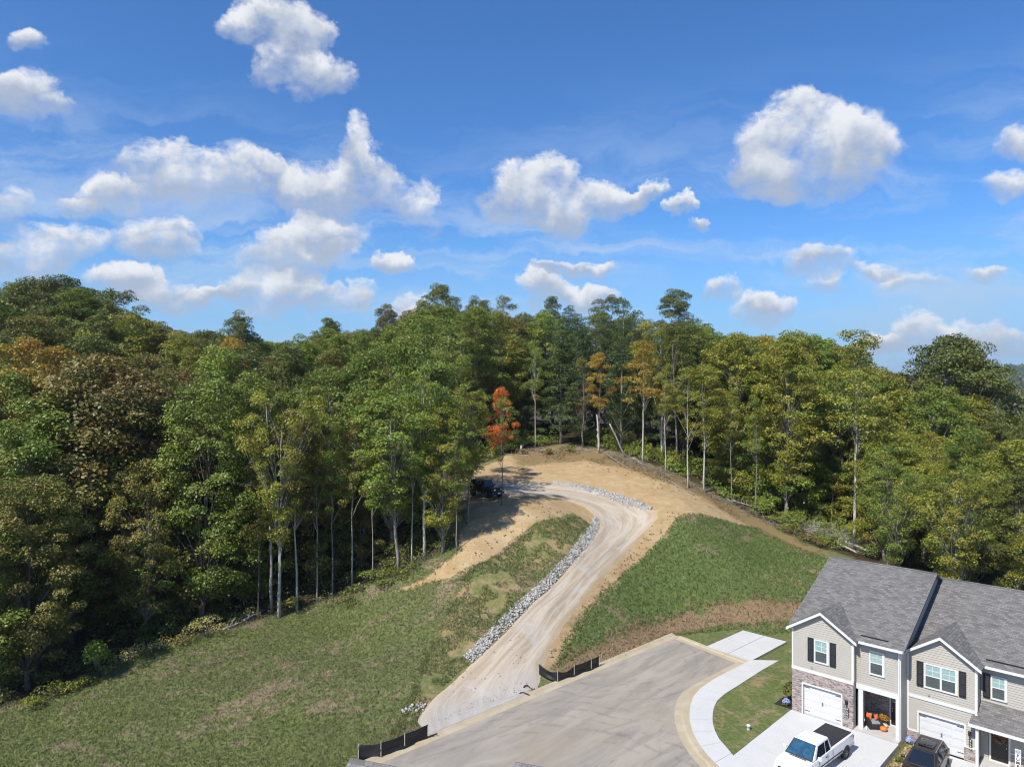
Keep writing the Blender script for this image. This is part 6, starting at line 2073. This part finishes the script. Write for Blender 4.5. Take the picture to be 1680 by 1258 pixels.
# ---- more young trees where the wood comes down to its edge on the right
YF = []
for i, (px, py, h, leaf) in enumerate([(1185, 800, 8, 'lime'), (1210, 812, 9, 'mid'), (1240, 825, 10, 'lime'), (1272, 840, 9, 'bright'), (1310, 852, 10, 'mid'), (1345, 858, 8, 'bright'), (1372, 868, 7, 'lime'), (1440, 880, 8, 'bright'), (1470, 895, 9, 'mid'), (1495, 915, 9, 'lime'), (1535, 920, 9, 'bright'), (1580, 925, 10, 'mid'), (1620, 930, 9, 'lime'), (1665, 935, 9, 'bright'),
                                     (-10, 1135, 8, 'mid'), (30, 1100, 8, 'olive'), (240, 1036, 9, 'mid'), (300, 1020, 10, 'olive'), (365, 1004, 9, 'mid'), (425, 990, 8, 'mid'), (515, 970, 9, 'olive'), (85, 1062, 8, 'mid'), (140, 1048, 8, 'dark'), (215, 1035, 8, 'olive'), (270, 1030, 8, 'dark'), (330, 1012, 8, 'olive'), (395, 1000, 8, 'dark'), (545, 960, 8, 'dark'), (590, 940, 7, 'olive')]):
    x, y, z = G(px, py)
    side = next(s for lim, s in SECT if px < lim)
    lab = f'{COLNAME[leaf]} low young tree at the wood edge {side}'
    YF.append((lab, px, y, plant('young', i, x, y + .8, h * R.uniform(.85, 1.1), leaf, 'young_tree', lab, 'tree', 'young trees along the wood edge', None, None, 1.15)))
spread_labels(YF)

# ------------------------------------------------------------------ dead wood
def log(px0, py0, px1, py1, r0, r1, label, mat, name='log', lift0=.1, lift1=.1, Y1=None):
    a = np.array(G(px0, py0)); b = np.array(G(px1, py1)) if Y1 is None else np.array(PX(px1, py1, Y1))
    a[2] += lift0; b[2] += lift1
    p = bent((0, 0, 0), b - a, 7, .05, rg)
    m = MB().tube([tuple(q) for q in p], list(np.linspace(r0, r1, 7)), 8)
    r = tag(empty(name, tuple(a)), label, name.replace('_', ' '))
    m.build('trunk', mat, r)
    s = MB()
    for k in range(3):
        q = p[2 + k]; d = rg.standard_normal(3) * .35; d[2] = abs(d[2]) + .15
        s = MB().tube([tuple(q), tuple(q + d * .6), tuple(q + d)], [r1 * .6, r1 * .4, r1 * .15], 5)
        s.build('branch_stub', mat, r)
    return r


log(1027, 752, 1000, 695, .14, .10, 'pale dead trunk leaning to the left against the trees', M_dead, 'leaning_trunk', 0, 0, 99.5)
log(982, 744, 979, 680, .12, .10, 'straight pale bare pole at the clearing edge', M_dead, 'dead_pole', 0, 0, 106.0)
log(992, 745, 1036, 773, .10, .06, 'brown log lying along the back edge of the clearing', M_bark)
log(1038, 752, 1052, 762, .12, .08, 'short pale log beside the leaning trunk', M_dead)
log(1098, 790, 1140, 814, .09, .05, 'brown log lying on the right of the clearing', M_bark)
log(1172, 800, 1202, 826, .09, .04, 'pale fallen stem at the end of the brush line', M_dead)
log(1200, 822, 1250, 836, .10, .05, 'grey fallen stem behind the dirt strip', M_dead)
log(1325, 868, 1425, 917, .22, .12, 'long pale fallen trunk beside the brush pile', M_dead, lift0=.4, lift1=.9)
log(1345, 880, 1405, 915, .16, .08, 'second fallen trunk under the brush pile', M_dead, lift0=.3, lift1=.6)
log(400, 1020, 425, 1006, .14, .1, 'grey log at the lawn edge left of the tall trunk', M_dead)
log(365, 1035, 398, 1022, .10, .07, 'short grey log on the lawn edge', M_dead)
sx_, sy_, sz_ = G(855, 742)
st = tag(empty('tree_stump', (sx_, sy_, sz_)), 'pale broken stump at the back left of the clearing', 'stump')
MB().tube([(0, 0, -.1), (0, 0, .6), (.05, 0, 1.0)], [.24, .2, .15], 9).build('trunk', M_dead, st)
MB().lathe([(.26, -.05), (.22, .12), (.19, .2)], 9).build('root_flare', M_bark, st)
for (px, Yb, ph, tilt, lab) in ((1513, 83, 3.6, .14, 'pale dead snag rising behind the end townhouse roof'), (1372 + 50, 82, 3.0, .2, 'thin grey snag beside the brush pile')):
    x = (px - CXP) / FPX * Yb; z = float(terr(x, Yb))
    r = tag(empty('dead_snag', (x, Yb, z)), lab, 'dead tree')
    H_ = HC - (900 - CYP) * Yb / FPX - z + (0.6 if px > 1500 else 0)
    m = MB().tube([(0, 0, -.3), (tilt * H_ * .5, 0, H_ * .5), (tilt * H_, 0, H_)], [.26, .2, .10], 8); m.build('trunk', M_dead, r)
    MB().tube([(tilt * H_ * .5, 0, H_ * .45), (tilt * H_ * .5 + .9, .2, H_ * .7)], [.09, .04], 6).build('branch', M_dead, r)


def bare_tree(bx, by, ty, label, mat, nb=16, spread=2.6, lo=.45, bend=0.0, r0=.2):
    """leafless tree: trunk and forked bare branches"""
    x, y, z = G(bx, by)
    H_ = HC + (CYP - ty) * y / FPX - z
    r = tag(empty('dead_tree', (x, y, z)), label, 'dead tree')
    p = bent((0, 0, -.3), (bend * H_, 0, H_), 9, .12, rg)
    MB().tube([tuple(q) for q in p], list(np.linspace(r0, .03, 9)), 7).build('trunk', mat, r)
    m = MB()
    for k in range(nb):
        t = lo + (1 - lo) * k / nb
        i = min(7, int(t * 8)); q = p[i] + (p[i + 1] - p[i]) * (t * 8 - i)
        a = k * 2.4 + rg.random(); L = spread * (1.15 - .6 * (t - lo) / (1 - lo)) * (.6 + .6 * rg.random())
        e = q + np.array([L * math.cos(a), L * math.sin(a) * .8, L * (.15 + .6 * rg.random())])
        b = bent(q, e, 6, .09, rg)
        m = MB().tube([tuple(w) for w in b], list(np.linspace(r0 * .32 * (1.2 - t), .012, 6)), 5)
        for j in range(3):
            s = b[2 + j]; d = np.array([rg.normal(0, .6), rg.normal(0, .6), .4 + .5 * rg.random()]) * L * .35
            m.tube([tuple(s), tuple(s + d * .5 + rg.normal(0, .05, 3)), tuple(s + d)], [.026, .018, .008], 4)
        m.build('branch', mat, r)
    return r


bare_tree(50, 1045, 905, 'grey leafless dead tree low at the far left', M_dead, 16, 2.2, .35, -.22, .16)
bare_tree(446, 1003, 655, 'bare grey branches spreading beside the tall trunk in the left wood', M_dead, 18, 3.6, .55, -.03, .16)
bare_tree(957, 732, 640, 'bare dead pine with short drooping branches behind the clearing', M_bark, 16, 2.0, .3, 0, .15)

# ---- brush pile of thin grey branches, and the line of brushwood along the clearing
def twigs(name, pts, n, L, spread, label, seed, mat=M_dead, hmax=1.2, kind=None, cat=None):
    rg2 = np.random.default_rng(seed)
    ln, t = resample(pts, 100)
    m = MB()
    for k in range(n):
        i = rg2.integers(0, 99)
        c = ln[i] + np.array([rg2.normal(0, spread), rg2.normal(0, spread), 0])
        c[2] = float(terr(c[0], c[1])) + hmax * rg2.random() ** 1.6
        dd_ = ln[min(99, i + 4)] - ln[max(0, i - 4)]; dd_ = dd_ / (np.linalg.norm(dd_) + 1e-6)
        d = dd_ * rg2.normal(0, .7) + rg2.normal(0, .55, 3); d[2] = abs(d[2]) * .55 - .08
        d = d / np.linalg.norm(d) * L * (.4 + .8 * rg2.random())
        q = c + d * .5 + rg2.normal(0, .10, 3)
        r = .008 + .03 * rg2.random() ** 2
        m.tube([tuple(c), tuple(q), tuple(c + d)], [r, r * .8, r * .3], 4, cap=False)
    return tag(m.build(name, mat), label, cat, kind=kind)


twigs('brush_pile', GL([(1318, 872), (1350, 882), (1385, 898), (1420, 908)]), 430, 2.0, .65, 'heap of thin grey branches behind the end townhouse', 21, hmax=1.3, kind='stuff', cat='brush pile')
twigs('brushwood', GL([(1010, 748), (1060, 768), (1110, 790), (1160, 812), (1205, 832), (1250, 852), (1310, 878)]), 420, 1.3, .55, 'brown brushwood strewn along the right edge of the clearing', 22, M_bark, .5, kind='stuff', cat='brushwood')
twigs('brushwood', GL([(840, 748), (880, 742), (940, 736), (990, 744)]), 160, .9, .5, 'broken twigs along the back of the clearing', 23, M_dead, .3, kind='stuff', cat='brushwood')
twigs('brushwood', GL([(300, 1052), (400, 1018), (480, 998), (560, 975), (640, 942), (720, 908)]), 260, 1.1, .7, 'dark twigs along the edge of the left wood', 24, M_bark_dark, .5, kind='stuff', cat='brushwood')

# ------------------------------------------------------------------ grass blades on the slopes
def tufts(name, label, n, xr, yr, test, hgt, mat, seed):
    rg2 = np.random.default_rng(seed)
    x = rg2.uniform(*xr, n); y = rg2.uniform(*yr, n)
    k = test(x, y)
    x, y = x[k], y[k]
    z = terr(x, y)
    n = len(x)
    V_, T_ = [], []
    tint = rg2.random(n)
    for b in range(3):
        a = rg2.random(n) * 6.28
        h = hgt * (.5 + .9 * rg2.random(n))
        w = .018 + .03 * rg2.random(n)
        lx, ly = rg2.normal(0, .5, n) * h, rg2.normal(0, .5, n) * h
        ca, sa = np.cos(a) * w, np.sin(a) * w
        ox, oy = rg2.normal(0, .05, n), rg2.normal(0, .05, n)
        V_.append(np.stack([np.stack([x + ox - ca, y + oy - sa, z - .02], -1), np.stack([x + ox + ca, y + oy + sa, z - .02], -1), np.stack([x + ox + lx, y + oy + ly, z + h], -1)], 1))
        T_.append(np.clip(tint + rg2.normal(0, .15, n), 0, 1))
    v = np.concatenate(V_).reshape(-1, 3)
    f = np.arange(len(v)).reshape(-1, 3)
    return tag(link(bpy.data.objects.new(name, np_mesh(name, v, f, mat, {'tint': ('FACE', np.concatenate(T_))}))), label, 'grass', kind='stuff')


road_poly = [tuple(p) for p in L_] + [tuple(p) for p in Rr_[::-1]]
fr_ = np.array(FLAT)


def bare(x, y, m=0.15):
    return (sdist(x, y, DIRT) > m) | (sdist(x, y, road_poly) > -0.25) | (sdist(x, y, FOREST) > .6) | (sdist(x, y, FLAT) > -0.35)


M_gl = mat_blades('grass_dull', 0)
M_gr = mat_blades('grass_lush', 1)
M_gd = mat_leaf('grass_dry', (0.16, 0.115, 0.06), (0.36, 0.27, 0.155), None, .15)
lush_t = lambda x, y: (~bare(x, y)) & (sdist(x, y, LUSH) > -.2) & (sdist(x, y, STRAW) < .2)
tufts('grass', 'short lush grass on the slope right of the gravel road', 90000, (3, 42), (52, 92), lush_t, .17, M_gr, 31)
tufts('grass', 'short dull grass on the lawn left of the gravel road', 150000, (-48, 2), (38, 82), lambda x, y: (~bare(x, y)) & (sdist(x, y, LUSH) < 0) & (sdist(x, y, BANK) < .3), .11, M_gl, 32)
bk = lambda x, y: (~bare(x, y)) & (sdist(x, y, BANK) > -.3) & (vnoise(x, y, 2.2, 9) + vnoise(x, y, .8, 10) > -.12)
tufts('grass', 'patchy grass on the bank between lawn and gravel road', 60000, (-12, 10), (46, 78), bk, .15, M_gl, 33)
dr = lambda x, y: (sdist(x, y, STRAW) > -.2) & (sdist(x, y, FLAT) < -.3) | (sdist(x, y, SCRUB) > 0) & (vnoise(x, y, 2.5, 12) > .0)
tufts('dry_grass', 'dead brown grass on the cut bank and scrubby edges', 60000, (0, 45), (52, 112), dr, .2, M_gd, 34)
lp = [HW(u, v) for u, v in ((-9, -9), (-.2, -9), (-.2, 8), (-9, 8))]

# ------------------------------------------------------------------ far wooded hills
ico = bmesh.new(); bmesh.ops.create_icosphere(ico, subdivisions=1, radius=1)
iv = np.array([v.co[:] for v in ico.verts]); iff = np.array([[v.index for v in f.verts] for f in ico.faces]); ico.free()
rg = np.random.default_rng(99)


def woods(name, label, n, xr, yr, test, smin, smax, seed):
    rg2 = np.random.default_rng(seed)
    x = rg2.uniform(*xr, n); y = rg2.uniform(*yr, n)
    k = test(x, y); x, y = x[k], y[k]; n = len(x)
    z = terr(x, y)
    s = rg2.uniform(smin, smax, n)
    v = iv[None] * (0.75 + .5 * rg2.random((n, len(iv), 1))) * s[:, None, None]
    v[:, :, 2] *= 1.25
    v += np.stack([x, y, z + s * .9], -1)[:, None]
    f = (iff[None] + (np.arange(n) * len(iv))[:, None, None]).reshape(-1, 3)
    return tag(link(bpy.data.objects.new(name, np_mesh(name, v.reshape(-1, 3), f, M_far, {'tint': ('FACE', np.repeat(rg2.random(n), len(iff)))}, False))), label, 'woods', kind='stuff')


M_far = mat_leaf('far_canopy', (0.028, 0.048, 0.018), (0.060, 0.085, 0.028), (0.11, 0.09, 0.03), .1)
inview = lambda x, y: (x / y > .60) & (x / y < .85)
woods('far_woods', 'unbroken wooded hillside beyond the houses at the right edge', 5200, (330, 1000), (430, 1000), inview, 4, 7.5, 41)
woods('far_woods', 'distant wooded ridge on the horizon at the right edge', 7000, (700, 2300), (1200, 2300), inview, 8, 14, 42)
# ------------------------------------------------------------------ the air between here and the far ridge
m = bpy.data.materials.new('haze'); m.use_nodes = True
T = NT(m.node_tree); o_ = T.n('ShaderNodeOutputMaterial'); v_ = T.n('ShaderNodeVolumePrincipled')
v_.inputs['Color'].default_value = (0.80, 0.88, 1.0, 1); v_.inputs['Density'].default_value = 0.0001; v_.inputs['Anisotropy'].default_value = 0.2
T.lk(v_.outputs[0], o_.inputs['Volume'])
hz = MB().box(-8200, 8200, -8200, 8200, -60, 150).build('haze', m)
tag(hz, 'thin summer haze', kind='stuff')
